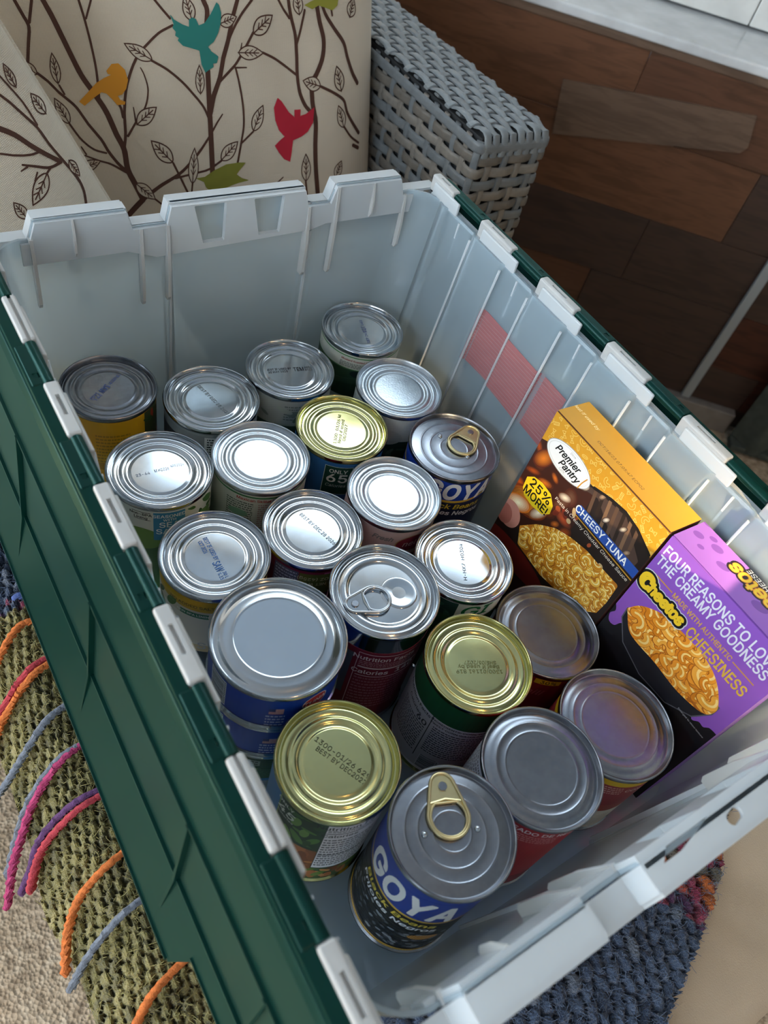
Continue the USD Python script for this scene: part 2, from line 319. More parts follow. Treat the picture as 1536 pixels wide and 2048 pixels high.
for k in range(13):
    cu = [TL + .6, -.42 + .17 * (k % 3), .335 - .23 * (k % 2), .86, TR - .6]
    for i in range(4): obj('board', wbox(cu[i] + .001, cu[i + 1] - .001, 1.622 - (.002 if k % 2 else 0), 1.645, z, z + .074, .002), 'white_paint', WIN)
    z += .078
for a_, b_, c_, d_ in ((WIN_T[0] - .05, WIN_T[1] + .05, WIN_Z[0] - .03, WIN_Z[0]), (WIN_T[0] - .05, WIN_T[1] + .05, WIN_Z[1], WIN_Z[1] + .05), (WIN_T[0] - .05, WIN_T[0], WIN_Z[0], WIN_Z[1]), (WIN_T[1], WIN_T[1] + .05, WIN_Z[0], WIN_Z[1]), (-.17, -.145, WIN_Z[0], WIN_Z[1])):
    obj('window_frame', wbox(a_, b_, 1.62, 1.70, c_, d_, .003), 'white_paint', WIN)
# dark curtain that hangs to the right of the planks
n = 90; tt = np.linspace(.66, 1.5, n); dd = 1.405 + .018 * np.sin(tt * 60) + .008 * np.sin(tt * 23 + 1); fold = []
for zz in (FLOOR_Z + .01, 1.85): fold.append([wpt(a, b, zz) for a, b in zip(tt, dd)]); fold.append([wpt(a, b + .004, zz) for a, b in zip(tt, dd)])
v = np.array(fold).reshape(-1, 3); f = []
for i in range(n - 1):
    for A, B in ((0, 2), (3, 1), (1, 0), (2, 3)): f += [(A * n + i, A * n + i + 1, B * n + i), (A * n + i + 1, B * n + i + 1, B * n + i)]
CUR = thing('curtain', 'dark grey-green curtain hanging at the right edge past the planks', 'curtain'); obj('cloth', tm(v, f), 'curtain_cloth', CUR, smooth=60)
obj('hem', wbox(.66, 1.5, 1.385, 1.425, FLOOR_Z + .005, FLOOR_Z + .02, .003), 'curtain_cloth', CUR)

# ---------------------------------------------------------------- wicker sofa
plain('wicker_core', '2b2d2f', .8)
for nm, c in (('wicker_a', '757c80'), ('wicker_b', '6a7074'), ('wicker_c', '7a7670'), ('wicker_d', '66625c')): plain(nm, c, .42, noise=.1, scale=120., bump=.2, bscale=350.)
plain('cushion_grey', '4a4f55', .9, noise=.15, scale=80., bump=.3, bscale=600.)
AX0, AX1, AY0, AY1, AZ = .500, .596, .592, 1.36, .210
SOFA = thing('wicker_sofa', 'grey woven wicker sofa with a broad flat arm behind the tote', 'sofa', (AX0, AY0, FLOOR_Z))
SO = V3(AX0, AY0, FLOOR_Z)
def sobj(name, mesh, m_, label=None, smooth=30):
    mesh = mesh.copy() if isinstance(mesh, trimesh.Trimesh) else m2t(mesh); mesh.apply_translation(-SO); return obj(name, mesh, m_, SOFA, smooth, label)
sobj('arm_core', bx(AX0 + .005, AX1 - .005, AY0 + .005, AY1, FLOOR_Z, AZ - .005), 'wicker_core')
sobj('seat_base', bx(-.80, AX0 + .004, AY0 + .03, AY1, FLOOR_Z + .03, -.16), 'wicker_core')
sobj('seat_cushion', rbox(-.79, AX0 - .003, AY0 + .02, AY1 - .12, -.16, -.072, .03), 'cushion_grey')
sobj('back_rest', rbox(-.80, AX1, AY1 - .10, AY1 + .02, FLOOR_Z + .03, .30, .02), 'wicker_core')
sobj('back_cushion', rbox(-.79, AX0 - .01, AY1 - .25, AY1 - .10, -.07, .33, .04), 'cushion_grey')
def strand(path, nrm, side, w, th=.0022):
    """flat rounded cane along path; nrm, side: unit vectors per point"""
    path = np.asarray(path, float); nrm = np.broadcast_to(nrm, path.shape); side = np.broadcast_to(side, path.shape)
    prof = [(-.5, 0), (-.42, .75), (-.2, 1), (.2, 1), (.42, .75), (.5, 0), (.3, -.3), (-.3, -.3)]; k = len(prof)
    v = np.concatenate([(path + side * a * w + nrm * b * th)[:, None] for a, b in prof], 1).reshape(-1, 3); f = []
    for i in range(len(path) - 1):
        for j in range(k):
            a, b, c, d = i * k + j, i * k + (j + 1) % k, (i + 1) * k + j, (i + 1) * k + (j + 1) % k
            f += [(a, c, b), (b, c, d)]
    L = (len(path) - 1) * k
    for j in range(1, k - 1): f += [(0, j, j + 1), (L, L + j + 1, L + j)]
    t = tm(v, f)
    if t.volume < 0: t.invert()
    return t
PIT = .0205
def wav(s, ph): return .0020 * np.clip(1.25 * np.cos(np.pi * s / PIT + ph) + .55, -1, 1)
WK = ['wicker_a', 'wicker_b', 'wicker_c', 'wicker_d']
# top: strands along the arm, crossed by short canes
NT = 8; tp = (AX1 - AX0 - .006) / NT
s_ = np.arange(0, .62, .0041)
for k in range(NT):
    xk = AX0 + .003 + tp * (k + .5); ph = math.pi * (k % 2)
    arc = [(xk, AY0 - .001, AZ - .022), (xk, AY0 - .001, AZ - .008), (xk, AY0 + .002, AZ - .0015)]
    pts = np.array(arc + [(xk, AY0 + .006 + a, AZ - .001 + h) for a, h in zip(s_, wav(s_, ph))])
    nr = np.array([(0, -1, 0), (0, -.9, .4), (0, -.5, .85)] + [(0, 0, 1)] * len(s_), float)
    sobj('strand', strand(pts, nr, (1, 0, 0), tp * .80), WK[k % 2], smooth=50)
for j in range(29):
    yj = AY0 + .006 + PIT * (j + .0)
    if yj < AY0 + .008: continue
    x_ = np.linspace(AX0 + .001, AX1 - .001, 40); hh = .0024 * np.cos(np.pi * (x_ - AX0 - .003 - tp / 2) / tp + math.pi * ((j + 1) % 2))
    sobj('crossing_cane', strand(np.c_[x_, np.full(40, yj), AZ - .0012 + hh * .8], (0, 0, 1), (0, 1, 0), .0085), WK[(j + 1) % 2], smooth=50)
# sides and front: rows that run round the corners over upright stakes
r_ = .008
def ring_path():
    pts, nr = [], []
    for y in np.arange(AY0 + .62, AY0 + r_, -.0041): pts.append((AX0, y)); nr.append((-1, 0))
    for a in np.linspace(0, np.pi / 2, 6): pts.append((AX0 + r_ - r_ * math.cos(a), AY0 + r_ - r_ * math.sin(a))); nr.append((-math.cos(a), -math.sin(a)))
    for x in np.arange(AX0 + r_ + .004, AX1 - r_, .0041): pts.append((x, AY0)); nr.append((0, -1))
    for a in np.linspace(0, np.pi / 2, 6): pts.append((AX1 - r_ + r_ * math.sin(a), AY0 + r_ - r_ * math.cos(a))); nr.append((math.sin(a), -math.cos(a)))
    for y in np.arange(AY0 + r_ + .004, AY0 + .25, .0041): pts.append((AX1, y)); nr.append((1, 0))
    return np.array(pts), np.array(nr)
rp, rn = ring_path(); rs = np.r_[0, np.cumsum(np.linalg.norm(np.diff(rp, axis=0), axis=1))]
RP = .0138
for k in range(20):
    zc = AZ - .013 - RP * k; off = wav(rs, math.pi * (k % 2)) if k else np.full(len(rs), .0022)
    sobj('strand', strand(np.c_[rp + rn * (off[:, None] - .0012), np.full(len(rp), zc)], np.c_[rn, np.zeros(len(rn))], (0, 0, 1), RP * .80), WK[2 + k % 2] if k % 3 else WK[1], smooth=50)
for j in range(int(rs[-1] / PIT)):
    sj = PIT * (j + .02); i = int(np.searchsorted(rs, sj)); i = min(i, len(rp) - 1)
    p_, n_ = rp[i], rn[i]; sd = V3(-n_[1], n_[0], 0); zz = np.linspace(AZ - .006, AZ - .30, 60)
    hz = -.0018 * np.cos(np.pi * (AZ - .013 - zz) / RP + math.pi * (j % 2)) * .5 - .0012
    sobj('stake', strand(np.c_[np.tile(p_, (60, 1)) + n_ * hz[:, None], zz], np.r_[n_, 0], sd, .0085), WK[(j % 2) + 1], smooth=50)

# ---------------------------------------------------------------- pillows with a printed bird-and-branch fabric
ART = json.loads('''{"main":{"s":[[2.7,2.8,[[-130.0,76.4],[-128.7,69.5],[-124.4,59.0],[-121.4,50.1],[-124.6,37.4],[-127.9,24.4]]],[2.3,2.4,[[-112.7,76.6],[-115.2,69.7],[-120.3,53.7]]],[4.0,5.5,[[-108.2,75.0],[-106.4,69.8],[-101.0,57.3],[-93.2,35.2],[-85.5,14.0],[-76.4,-2.1],[-68.7,-16.8],[-62.6,-36.2],[-57.5,-49.6],[-56.4,-67.7],[-50.9,-82.1],[-45.1,-97.0]]],[5.5,5.3,[[-45.1,-97.0],[-61.7,-111.3],[-71.2,-119.0]]],[4.0,1.3,[[-45.1,-97.0],[-27.4,-85.5],[-5.6,-74.4],[11.5,-59.3],[26.2,-43.1],[35.7,-31.2],[42.6,-23.8]]],[2.1,2.0,[[-77.0,75.4],[-77.0,70.0],[-74.7,55.5],[-72.8,36.9],[-71.9,17.6],[-73.0,-4.3]]],[1.7,1.7,[[-64.5,75.5],[-66.6,70.1],[-73.4,56.5]]],[2.8,1.9,[[-57.5,-49.6],[-54.5,-36.7],[-52.8,-17.6],[-49.2,-1.1],[-43.6,12.9],[-35.7,26.6],[-26.2,36.2],[-13.2,45.8],[0.6,51.5]]],[2.2,0.9,[[-52.3,-37.9],[-43.6,-26.5],[-33.5,-14.3],[-29.1,0.1],[-30.9,12.5],[-33.5,18.6]]],[1.7,1.0,[[-43.6,-26.5],[-44.1,-13.8]]],[4.3,4.5,[[31.7,76.4],[33.3,70.7],[36.0,63.0],[33.8,51.2]]],[5.2,5.4,[[30.5,14.6],[29.2,-10.9],[28.4,-33.0],[27.8,-56.0],[27.4,-79.9]]],[3.6,5.2,[[70.7,76.7],[67.5,70.8],[60.5,55.0],[54.9,38.8],[48.3,24.5],[42.8,7.9],[34.8,-6.9],[29.4,-21.9]]],[2.4,2.3,[[84.9,72.8],[70.1,58.9],[58.0,42.9],[51.3,28.6]]],[2.1,2.3,[[-23.3,24.3],[-10.1,16.9],[3.2,6.2],[16.6,-8.2],[23.4,-17.2],[27.2,-26.2]]],[2.5,2.4,[[82.2,44.5],[74.5,34.3],[62.5,19.9],[52.4,11.8],[41.6,4.1]]],[1.6,1.0,[[67.3,29.3],[69.3,36.1]]],[1.6,1.1,[[62.1,15.7],[73.0,15.3]]],[2.2,2.5,[[92.0,27.5],[106.0,21.7],[120.5,13.4],[131.7,6.2]]],[3.5,4.1,[[123.9,76.9],[124.0,70.8],[126.1,58.4],[131.1,41.4],[132.4,24.0],[132.6,6.2],[135.2,-10.0],[141.4,-22.2],[148.6,-29.1]]],[2.2,2.4,[[111.2,72.9],[117.6,63.7],[124.4,56.0]]],[2.5,2.5,[[143.1,62.4],[137.5,45.6],[132.8,33.8]]],[5.1,5.4,[[158.0,74.9],[159.1,64.4],[161.8,51.5],[166.3,36.1],[164.2,20.5],[157.1,7.2],[151.9,0.5]]],[5.4,6.0,[[150.0,-7.5],[151.4,-22.9],[155.3,-40.2],[154.7,-62.6],[155.8,-88.7],[160.1,-119.3]]],[3.7,4.7,[[165.7,66.4],[170.4,57.8],[180.5,46.7],[195.0,32.7],[200.9,18.6],[209.3,3.8],[218.4,-6.7]]],[2.7,4.2,[[162.0,-5.9],[179.8,-13.1],[195.2,-21.7],[201.5,-34.7],[212.7,-47.5],[223.6,-58.1]]],[2.5,2.7,[[196.5,-48.1],[208.8,-60.0],[224.2,-68.9]]],[2.5,2.5,[[179.0,57.7],[177.6,66.3],[181.3,72.7]]],[2.1,2.3,[[60.8,15.7],[63.7,2.7],[66.3,-17.3],[65.6,-35.5],[61.2,-51.6],[55.9,-70.3]]],[2.0,2.0,[[61.8,-51.6],[76.1,-42.1]]],[2.1,2.9,[[-121.7,15.8],[-113.8,8.9],[-106.2,-0.2],[-94.4,-11.6],[-86.1,-26.4],[-77.0,-39.6],[-71.8,-50.8],[-64.1,-62.5],[-56.7,-69.9]]],[1.7,1.7,[[-105.1,5.7],[-102.2,-1.3]]],[1.8,1.8,[[-102.4,-25.6],[-94.8,-38.6],[-85.1,-47.8],[-74.2,-51.8]]],[1.5,1.1,[[-92.5,-51.7],[-95.9,-45.0]]],[2.2,1.3,[[-56.8,-71.1],[-71.1,-62.0],[-82.1,-57.9],[-93.8,-52.7]]],[2.0,2.1,[[-12.4,-64.4],[-8.2,-74.2],[-2.8,-86.7],[1.1,-95.7]]],[2.1,2.2,[[-11.3,-79.1],[10.1,-75.8],[23.7,-73.4],[37.9,-66.3]]],[1.6,1.6,[[5.9,-85.1],[4.6,-94.8]]],[1.8,1.8,[[-38.3,-92.9],[-27.7,-102.6]]],[2.5,2.5,[[141.3,-97.5],[144.1,-116.9]]],[1.9,1.3,[[103.3,-96.0],[111.3,-90.6]]],[2.0,2.2,[[-15.6,74.2],[-8.0,64.9],[-1.0,56.9]]],[2.9,2.9,[[185.7,-101.0],[184.4,-111.9]]],[2.2,2.3,[[-60.0,-4.8],[-55.6,-13.2],[-54.6,-21.7]]],[4.3,3.8,[[223.5,-74.2],[213.7,-69.9]]]],"l":[[[-22.1,24.3],[-45.2,38.1],11.5],[[-105.9,6.7],[-106.7,31.6],9.0],[[-121.9,14.8],[-135.6,25.4],9.5],[[-102.4,-25.6],[-111.7,-3.6],10.6],[[-43.2,-28.7],[-22.6,-13.8],13.2],[[-100.2,-64.4],[-79.8,-58.0],9.9],[[20.2,54.2],[15.9,75.3],12.5],[[47.3,52.1],[66.1,57.9],11.7],[[82.1,43.5],[105.7,59.0],15.4],[[64.5,28.3],[93.4,27.1],13.0],[[20.7,-5.1],[22.2,20.1],9.9],[[76.1,-42.1],[89.7,-18.2],13.1],[[-12.4,-64.4],[-32.0,-42.5],14.5],[[5.8,-86.3],[10.1,-51.1],10.9],[[37.4,-66.2],[58.0,-49.4],13.6],[[136.6,58.3],[133.5,79.0],12.4],[[162.0,-5.9],[138.8,0.8],14.3],[[191.2,-12.8],[183.6,12.6],15.6],[[196.5,-49.4],[186.6,-25.3],13.5],[[142.0,-98.9],[141.6,-69.3],13.4],[[185.7,-101.0],[194.9,-83.3],13.3],[[-50.7,-80.9],[-32.5,-98.3],12.0],[[205.0,54.8],[212.2,72.3],14.8]],"b":{"teal":[[-0.2,59.2],[2.4,55.7],[10.2,51.8],[16.4,49.8],[17.2,55.6],[20.6,57.2],[23.6,56.0],[25.9,50.9],[32.3,52.8],[39.4,60.0],[46.0,68.8],[48.3,66.9],[49.6,60.6],[48.2,53.1],[44.8,45.1],[39.4,38.1],[32.6,34.2],[36.0,30.0],[42.7,25.7],[40.6,20.6],[36.5,20.3],[36.7,17.4],[32.4,15.6],[27.8,13.2],[24.7,20.0],[24.0,31.3],[16.3,33.5],[8.1,35.6],[3.8,39.7],[5.2,41.6],[1.9,43.6],[3.0,46.6],[0.3,49.5],[1.9,52.4]],"orange":[[-63.3,16.4],[-58.0,21.6],[-52.3,22.0],[-47.5,17.0],[-46.0,8.9],[-48.7,1.9],[-52.8,-2.6],[-57.1,-3.7],[-55.0,-7.5],[-51.0,-8.9],[-51.8,-10.9],[-58.3,-11.1],[-61.5,-6.8],[-64.3,-3.6],[-66.3,-1.5],[-70.5,-0.3],[-75.4,-3.2],[-86.7,-10.9],[-90.5,-7.7],[-79.0,2.0],[-73.7,6.8],[-66.5,10.6],[-59.3,13.3],[-62.5,14.2]],"red":[[107.1,-13.4],[111.5,-16.6],[120.4,-27.7],[127.5,-33.0],[127.7,-25.9],[135.4,-26.0],[134.6,-32.4],[142.9,-30.6],[153.1,-25.4],[151.2,-39.8],[144.3,-47.8],[135.9,-51.9],[124.4,-54.6],[122.7,-64.3],[120.3,-75.4],[113.0,-72.1],[106.8,-65.3],[101.7,-57.9],[108.6,-53.1],[114.3,-50.0],[107.4,-43.4],[103.2,-33.5],[102.2,-21.8]],"olive":[[10.2,-81.1],[19.2,-80.3],[29.1,-75.1],[43.2,-70.4],[57.4,-70.0],[64.8,-70.7],[57.0,-77.8],[54.0,-81.2],[59.6,-85.5],[67.7,-88.4],[56.5,-89.7],[50.7,-90.9],[39.1,-93.9],[25.1,-95.7],[19.9,-90.2],[18.0,-85.1]],"olive2":[[143.3,66.6],[151.3,69.7],[159.4,71.7],[188.4,72.6],[186.4,66.2],[179.2,62.0],[170.7,64.2],[160.8,66.5],[152.6,63.4]]}},"left":{"s":[[4.0,3.3,[[171.9,67.2],[176.6,61.6],[183.5,52.7],[189.1,41.4],[195.5,30.2],[202.8,19.0]]],[1.8,2.4,[[187.8,85.3],[191.0,78.1],[194.4,70.7],[197.8,60.2],[202.1,46.8],[203.1,32.2],[206.0,15.6],[208.3,0.9],[207.0,-9.2],[202.2,-17.8]]],[1.3,1.5,[[197.9,93.8],[199.1,87.0],[201.5,75.7],[203.5,63.3],[203.3,48.1]]],[1.4,1.6,[[160.0,53.1],[165.8,49.0],[174.6,42.2],[184.6,36.3],[194.0,33.2]]],[2.2,1.5,[[203.4,17.9],[192.7,20.7],[183.0,28.2],[175.3,34.2]]],[1.6,0.9,[[177.6,31.1],[171.7,31.4]]],[1.7,1.7,[[188.7,19.3],[193.8,20.4]]],[1.4,1.0,[[181.8,23.8],[176.2,20.3]]],[1.5,1.5,[[207.6,3.7],[207.9,-6.5]]]],"l":[[[188.7,19.3],[163.4,7.7],12.5],[[210.1,14.7],[211.3,-0.3],8.5],[[154.5,2.8],[152.9,18.3],9.3],[[215.2,48.8],[212.9,66.8],10.3],[[205.2,75.3],[206.8,92.4],7.6]],"b":{}}}''')
mat('pillow_cloth', {'p': ('principled_bsdf', dict(base_color=lin('c6bcab'), roughness=.85, specular_ior_level=.15, sheen_weight=.2)), 'tc': ('texture_coordinate', {}), 'w1': ('wave_texture', dict(scale=260., bands_direction='x')), 'w2': ('wave_texture', dict(scale=260., bands_direction='y')),
                    'n': ('noise_texture', dict(scale=7., detail=3.)), 'r': ('rgb_ramp', {'ramp': [(.3, lin('c0b5a3')), (.6, lin('cec4b3'))]}), 'mx': ('math', dict(math_type='add')), 'b': ('bump', dict(strength=.25, distance=.0006))},
    [('tc.object', 'w1.vector'), ('tc.object', 'w2.vector'), ('w1.fac', 'mx.value1'), ('w2.fac', 'mx.value2'), ('mx.value', 'b.height'), ('b.normal', 'p.normal'), ('tc.object', 'n.vector'), ('n.fac', 'r.fac'), ('r.color', 'p.base_color')])
def vstroke(w0, w1, pts):
    q = smooth_line(pts, 7); ws = np.linspace(w0, w1, len(q))
    return unary_union([Point(*a).buffer(w / 2, 5).union(Point(*b).buffer(u / 2, 5)).convex_hull for a, b, w, u in zip(q[:-1], q[1:], ws[:-1], ws[1:])])
def leaf(a, b, w):
    a, b = V3(*a), V3(*b); L = np.linalg.norm(b - a); d = (b - a) / L; nn = V3(-d[1], d[0]); t = np.linspace(0, 1, 16)
    pr = w * .5 * np.sin(np.pi * t ** .8) ** .9
    mk = lambda k: Polygon([a + d * L * s + nn * p * k for s, p in zip(t, pr)] + [a + d * L * s - nn * p * k for s, p in zip(t[::-1], pr[::-1])]).buffer(0)
    o = mk(1.); th = max(.9, w * .085); veins = [LineString([a, a + d * L * .8]).buffer(th * .45)]
    for s in (.25, .42, .58):
        for k in (-1, 1): veins.append(LineString([a + d * L * s, a + d * L * (s + .14) + nn * k * w * .22]).buffer(th * .4))
    return o.difference(o.buffer(-th)).union(unary_union(veins))
BIRD = {'teal': '2f7f78', 'orange': 'c98a2c', 'red': 'b5283c', 'olive': '7d7f35', 'olive2': '8f8f3a'}
def pillow(name, label, c, U, V, N, a, b, T, art, seed):
    U, V, N, c = V3(*U), V3(*V), V3(*N), V3(*c)
    def hgt(u, v):
        f_ = np.maximum(0, 1 - np.abs(u / a) ** 2.4) * np.maximum(0, 1 - np.abs(v / b) ** 2.4)
        q = np.c_[u * 9, v * 6, np.full(len(u), seed * 3.1)]
        return T * f_ ** .45 + f_ ** .6 * (.012 * (meshkit.fbm(q, 2, seed) - .5) + .006 * (meshkit.noise(np.c_[u * 22 + v * 9, v * 5, u * 0 + seed], seed) - .5))
    x = UsdGeom.Xform.Define(stage, numbered('/World/' + name)); k = np.eye(4); k[0, :3], k[1, :3], k[2, :3], k[3, :3] = U, V, N, c
    x.AddTransformOp().Set(Gf.Matrix4d(k.tolist())); root = tag(x.GetPrim(), label, 'pillow', 'printed pillows on the sofa' if False else None)
    n = 121; g = np.sin(np.linspace(-1, 1, n) * np.pi / 2); uu, vv = np.meshgrid(g * a, g * b, indexing='ij'); u, v = uu.ravel(), vv.ravel(); h = hgt(u, v)
    front, back = np.c_[u, v, h], np.c_[u, v, -T * .8 * (np.maximum(0, 1 - np.abs(u / a) ** 2.4) * np.maximum(0, 1 - np.abs(v / b) ** 2.4)) ** .45]; f = []
    for i in range(n - 1):
        q = np.arange(n - 1) + i * n; f.append(np.c_[q, q + n, q + 1]); f.append(np.c_[q + n, q + n + 1, q + 1])
    f = np.vstack(f); t = tm(np.vstack([front, back]), np.vstack([f, f[:, ::-1] + n * n])); t.merge_vertices(digits_vertex=7)
    obj('cover', t, 'pillow_cloth', root, smooth=True)
    per = np.r_[np.c_[g * a, np.full(n, -b)], np.c_[np.full(n, a), g * b], np.c_[-g * a, np.full(n, b)], np.c_[np.full(n, -a), -g * b]]
    obj('piping', tube(np.c_[per, np.zeros(len(per))], .0028, 6), 'pillow_cloth', root, smooth=60)
    fn = lambda p, q, l: np.c_[p, q, hgt(p, q) + .00035 + l]
    clip = sbox(-a * 985, -b * 985, a * 985, b * 985)
    br = unary_union([vstroke(*s) for s in art['s']] ); lv = [leaf(*l) for l in art['l']]
    seen = unary_union([br] + lv).convex_hull.buffer(12)      # the same print goes on over the rest of the cloth
    more = [(-1, 40, 255), (1, -300, 20), (1, -280, 270), (-1, 330, 180), (1, 60, -260), (-1, -120, -230)] if art['b'] else [(1, -170, 30), (-1, 60, 190), (1, -150, -190), (-1, -130, 215), (1, -340, -60), (-1, 200, -160)]
    for sx, du, dv in more:
        mv = lambda g_: affinity.affine_transform(g_, [sx, 0, 0, 1, du, dv])
        br = br.union(mv(unary_union([vstroke(*s) for s in art['s'][::2]])).difference(seen)); nl = [mv(g_) for g_ in lv]; nl = [g_ for g_ in nl if not g_.intersects(seen) and clip.contains(g_)]; lv += nl[:10]; seen = seen.union(unary_union([g_.convex_hull for g_ in nl[:10]])) if nl else seen
    lvo = unary_union([g_.buffer(0).convex_hull for g_ in lv]); br = br.difference(lvo.buffer(-.3)).simplify(.12)
    for nm, it in [('branch_print', g_) for g_ in polys(br.intersection(clip))] + [('leaf_print', g_.simplify(.1)) for g_ in lv]:
        if it.intersection(clip).area < 4: continue
        t, col = Print().add(it, '4f352c').build(fn, .007 * 1000, clip); obj(nm, t, 'ink', root, color=col)
    for k_, p_ in art['b'].items():
        t, col = Print().add(Polygon(p_).buffer(.25), BIRD[k_]).build(lambda p, q, l: fn(p, q, l + .0003), 7, clip)
        obj('bird_print', t, 'ink', root, color=col, label={'teal': 'teal printed bird with raised wings', 'orange': 'mustard printed perching bird', 'red': 'crimson printed flying bird', 'olive': 'olive printed bird at the bottom', 'olive2': 'olive printed bird at the top'}[k_])
    return root
pillow('throw_pillow', 'large cream pillow printed with branches and teal, mustard, red and olive birds', (.237, .8172, .1759), (1, 0, 0), (0, .30902, .95106), (0, -.95106, .30902), .262, .25, .085, ART['main'], 1)
pillow('throw_pillow', 'tilted cream branch-print pillow without birds, cut by the left edge', (-.0844, .6317, .0975), (.9135, .1257, .3868), (-.4067, .2823, .8688), (0, -.9511, .309), .225, .225, .08, ART['left'], 2)

# ---------------------------------------------------------------- ottoman, blanket
plain('beige_canvas', 'b5a48e', .85, noise=.08, scale=12., bump=.25, bscale=900.)
OX0, OX1, OY0, OY1, OZ = -.055, .66, -.139, .535, -.022
OT = thing('ottoman', 'low ottoman with a plain beige cushion under the blanket and tote', 'ottoman', (.3, .2, FLOOR_Z)); oo = V3(.3, .2, FLOOR_Z)
def oobj(name, mesh, m_, smooth=30):
    mesh = mesh.copy() if isinstance(mesh, trimesh.Trimesh) else m2t(mesh); mesh.apply_translation(-oo); return obj(name, mesh, m_, OT, smooth)
cu = rbox(OX0, OX1, OY0, OY1, OZ - .10, OZ, .022).refine_to_length(.012); cu = m2t(cu); w = np.asarray(cu.vertices)
wr = meshkit.fbm(np.c_[(w[:, 0] * .8 + w[:, 1] * .6) * 16, (w[:, 1] * .8 - w[:, 0] * .6) * 5, w[:, 2] * 0], 3, 5) - .5
w[:, 2] += np.where(w[:, 2] > OZ - .02, 1, 0) * np.where((w[:, 0] > -.02) & (w[:, 0] < .39) & (w[:, 1] > -.03) & (w[:, 1] < .53), -.002, .010) * wr; cu.vertices = w
oobj('cushion', cu, 'beige_canvas', 60)
pp = np.array([(OX0 + .02, OY0), (OX1 - .02, OY0), (OX1, OY0 + .02), (OX1, OY1 - .02), (OX1 - .02, OY1), (OX0 + .02, OY1), (OX0, OY1 - .02), (OX0, OY0 + .02), (OX0 + .02, OY0)])
oobj('piping', tube(np.c_[pp, np.full(len(pp), OZ - .05)], .004, 8), 'beige_canvas', 60)
oobj('base', rbox(OX0 + .01, OX1 - .01, OY0 + .01, OY1 - .01, FLOOR_Z + .06, OZ - .10, .012), 'wicker_b')
for x_ in (OX0 + .04, OX1 - .09):
    for y_ in (OY0 + .04, OY1 - .09): oobj('leg', rbox(x_, x_ + .05, y_, y_ + .05, FLOOR_Z, FLOOR_Z + .07, .004), 'wicker_core')
mat('knit_wool', {'a': ('attribute', dict(attribute='Cd')), 'p': ('principled_bsdf', dict(roughness=.95, specular_ior_level=.05, sheen_weight=.3)), 'tc': ('texture_coordinate', {}), 'n': ('noise_texture', dict(scale=900., detail=4.)), 'b': ('bump', dict(strength=1., distance=.0025)),
                  'mx': ('mix_color', dict(blend_type='multiply', fac=.6)), 'r': ('rgb_ramp', {'ramp': [(.3, (.55, .55, .55)), (.65, (1.2, 1.2, 1.2))]})},
    [('tc.object', 'n.vector'), ('n.fac', 'b.height'), ('b.normal', 'p.normal'), ('a.color', 'mx.a'), ('n.fac', 'r.fac'), ('r.color', 'mx.b'), ('mx.result', 'p.base_color')])
outline = Polygon(smooth_line([(-.088, .525), (-.083, .40), (-.085, .26), (-.0845, .208), (-.090, .167), (-.083, .129), (-.082, .097), (-.078, .06), (-.05, -.04), (.02, -.125), (.12, -.150), (.20, -.118), (.24, -.0973), (.2578, -.0915), (.2816, -.0814), (.316, -.067), (.343, -.052), (.3734, -.0323), (.408, -.004), (.418, .08), (.42, .3), (.40, .522), (.2, .53), (-.088, .525)], 6)).buffer(0)
gs = .0016; gx, gy = np.arange(-.105, .43, gs), np.arange(-.152, .54, gs); X_, Y_ = np.meshgrid(gx, gy, indexing='ij'); xr, yr = X_.ravel(), Y_.ravel()
ins = shapely.contains_xy(outline, xr, yr)
right = (xr > .06)
th_ = np.where(right, math.radians(60), math.radians(75)); pa, pb = np.where(right, .0125, .0082), np.where(right, .0098, .0064)
ja = np.where(right, .0085, .0050)
jx, jy = (meshkit.fbm(np.c_[xr * 60, yr * 60, xr * 0], 3, 3) - .5) * ja, (meshkit.fbm(np.c_[xr * 60, yr * 60, xr * 0], 3, 14) - .5) * ja
A_ = ((xr + jx) * np.cos(th_) + (yr + jy) * np.sin(th_)) / pa; B_ = (-(xr + jx) * np.sin(th_) + (yr + jy) * np.cos(th_)) / pb
row = np.floor(B_); A2 = A_ + .5 * (row % 2); col = np.floor(A2); fa, fb = A2 - col - .5, B_ - row - .5
sl = np.where(row % 2 > 0, .7, -.7)
ht = np.sqrt(np.maximum(0, 1 - (np.where(right, 1.45, 1.7) * fa + sl * fb) ** 2 - (np.where(right, 1.6, 1.85) * fb) ** 2))
hs = np.abs(np.sin(col * 12.9898 + row * 78.233) * 43758.5) % 1
under = (xr > .0) & (xr < .388) & (yr > -.03) & (yr < .52)
Z_ = OZ + .0015 + np.where(under, .0070, .0095) * ht * (.75 + .5 * hs) * np.where(under, .75, 1) + np.where(under, 0, np.where(right, .0020, .0010)) * (meshkit.noise(np.c_[xr * 700, yr * 700, xr * 0], 21) - .5)
drop = np.clip((OX0 + .012 - xr) / .05, 0, 1); Z_ = Z_ - .05 * drop ** 1.6
dropf = np.clip((OY0 + .02 - yr) / .05, 0, 1); Z_ = Z_ - .04 * dropf ** 1.6
C = lambda h: np.array(lin(h))
pal = {'o1': C('8e8650'), 'o2': C('6e683c'), 'o3': C('a49a64'), 'b1': C('40506a'), 'b2': C('50627e'), 'b3': C('626d7e'), 'r1': C('a8483a'), 'r2': C('8c3450'), 'g': C('6d675c'), 'p': C('5c3b63'), 'or': C('b8632f')}
def pick(names, hsv): a = np.array([pal[k] for k in names]); return a[np.minimum((hsv * len(names)).astype(int), len(names) - 1)]
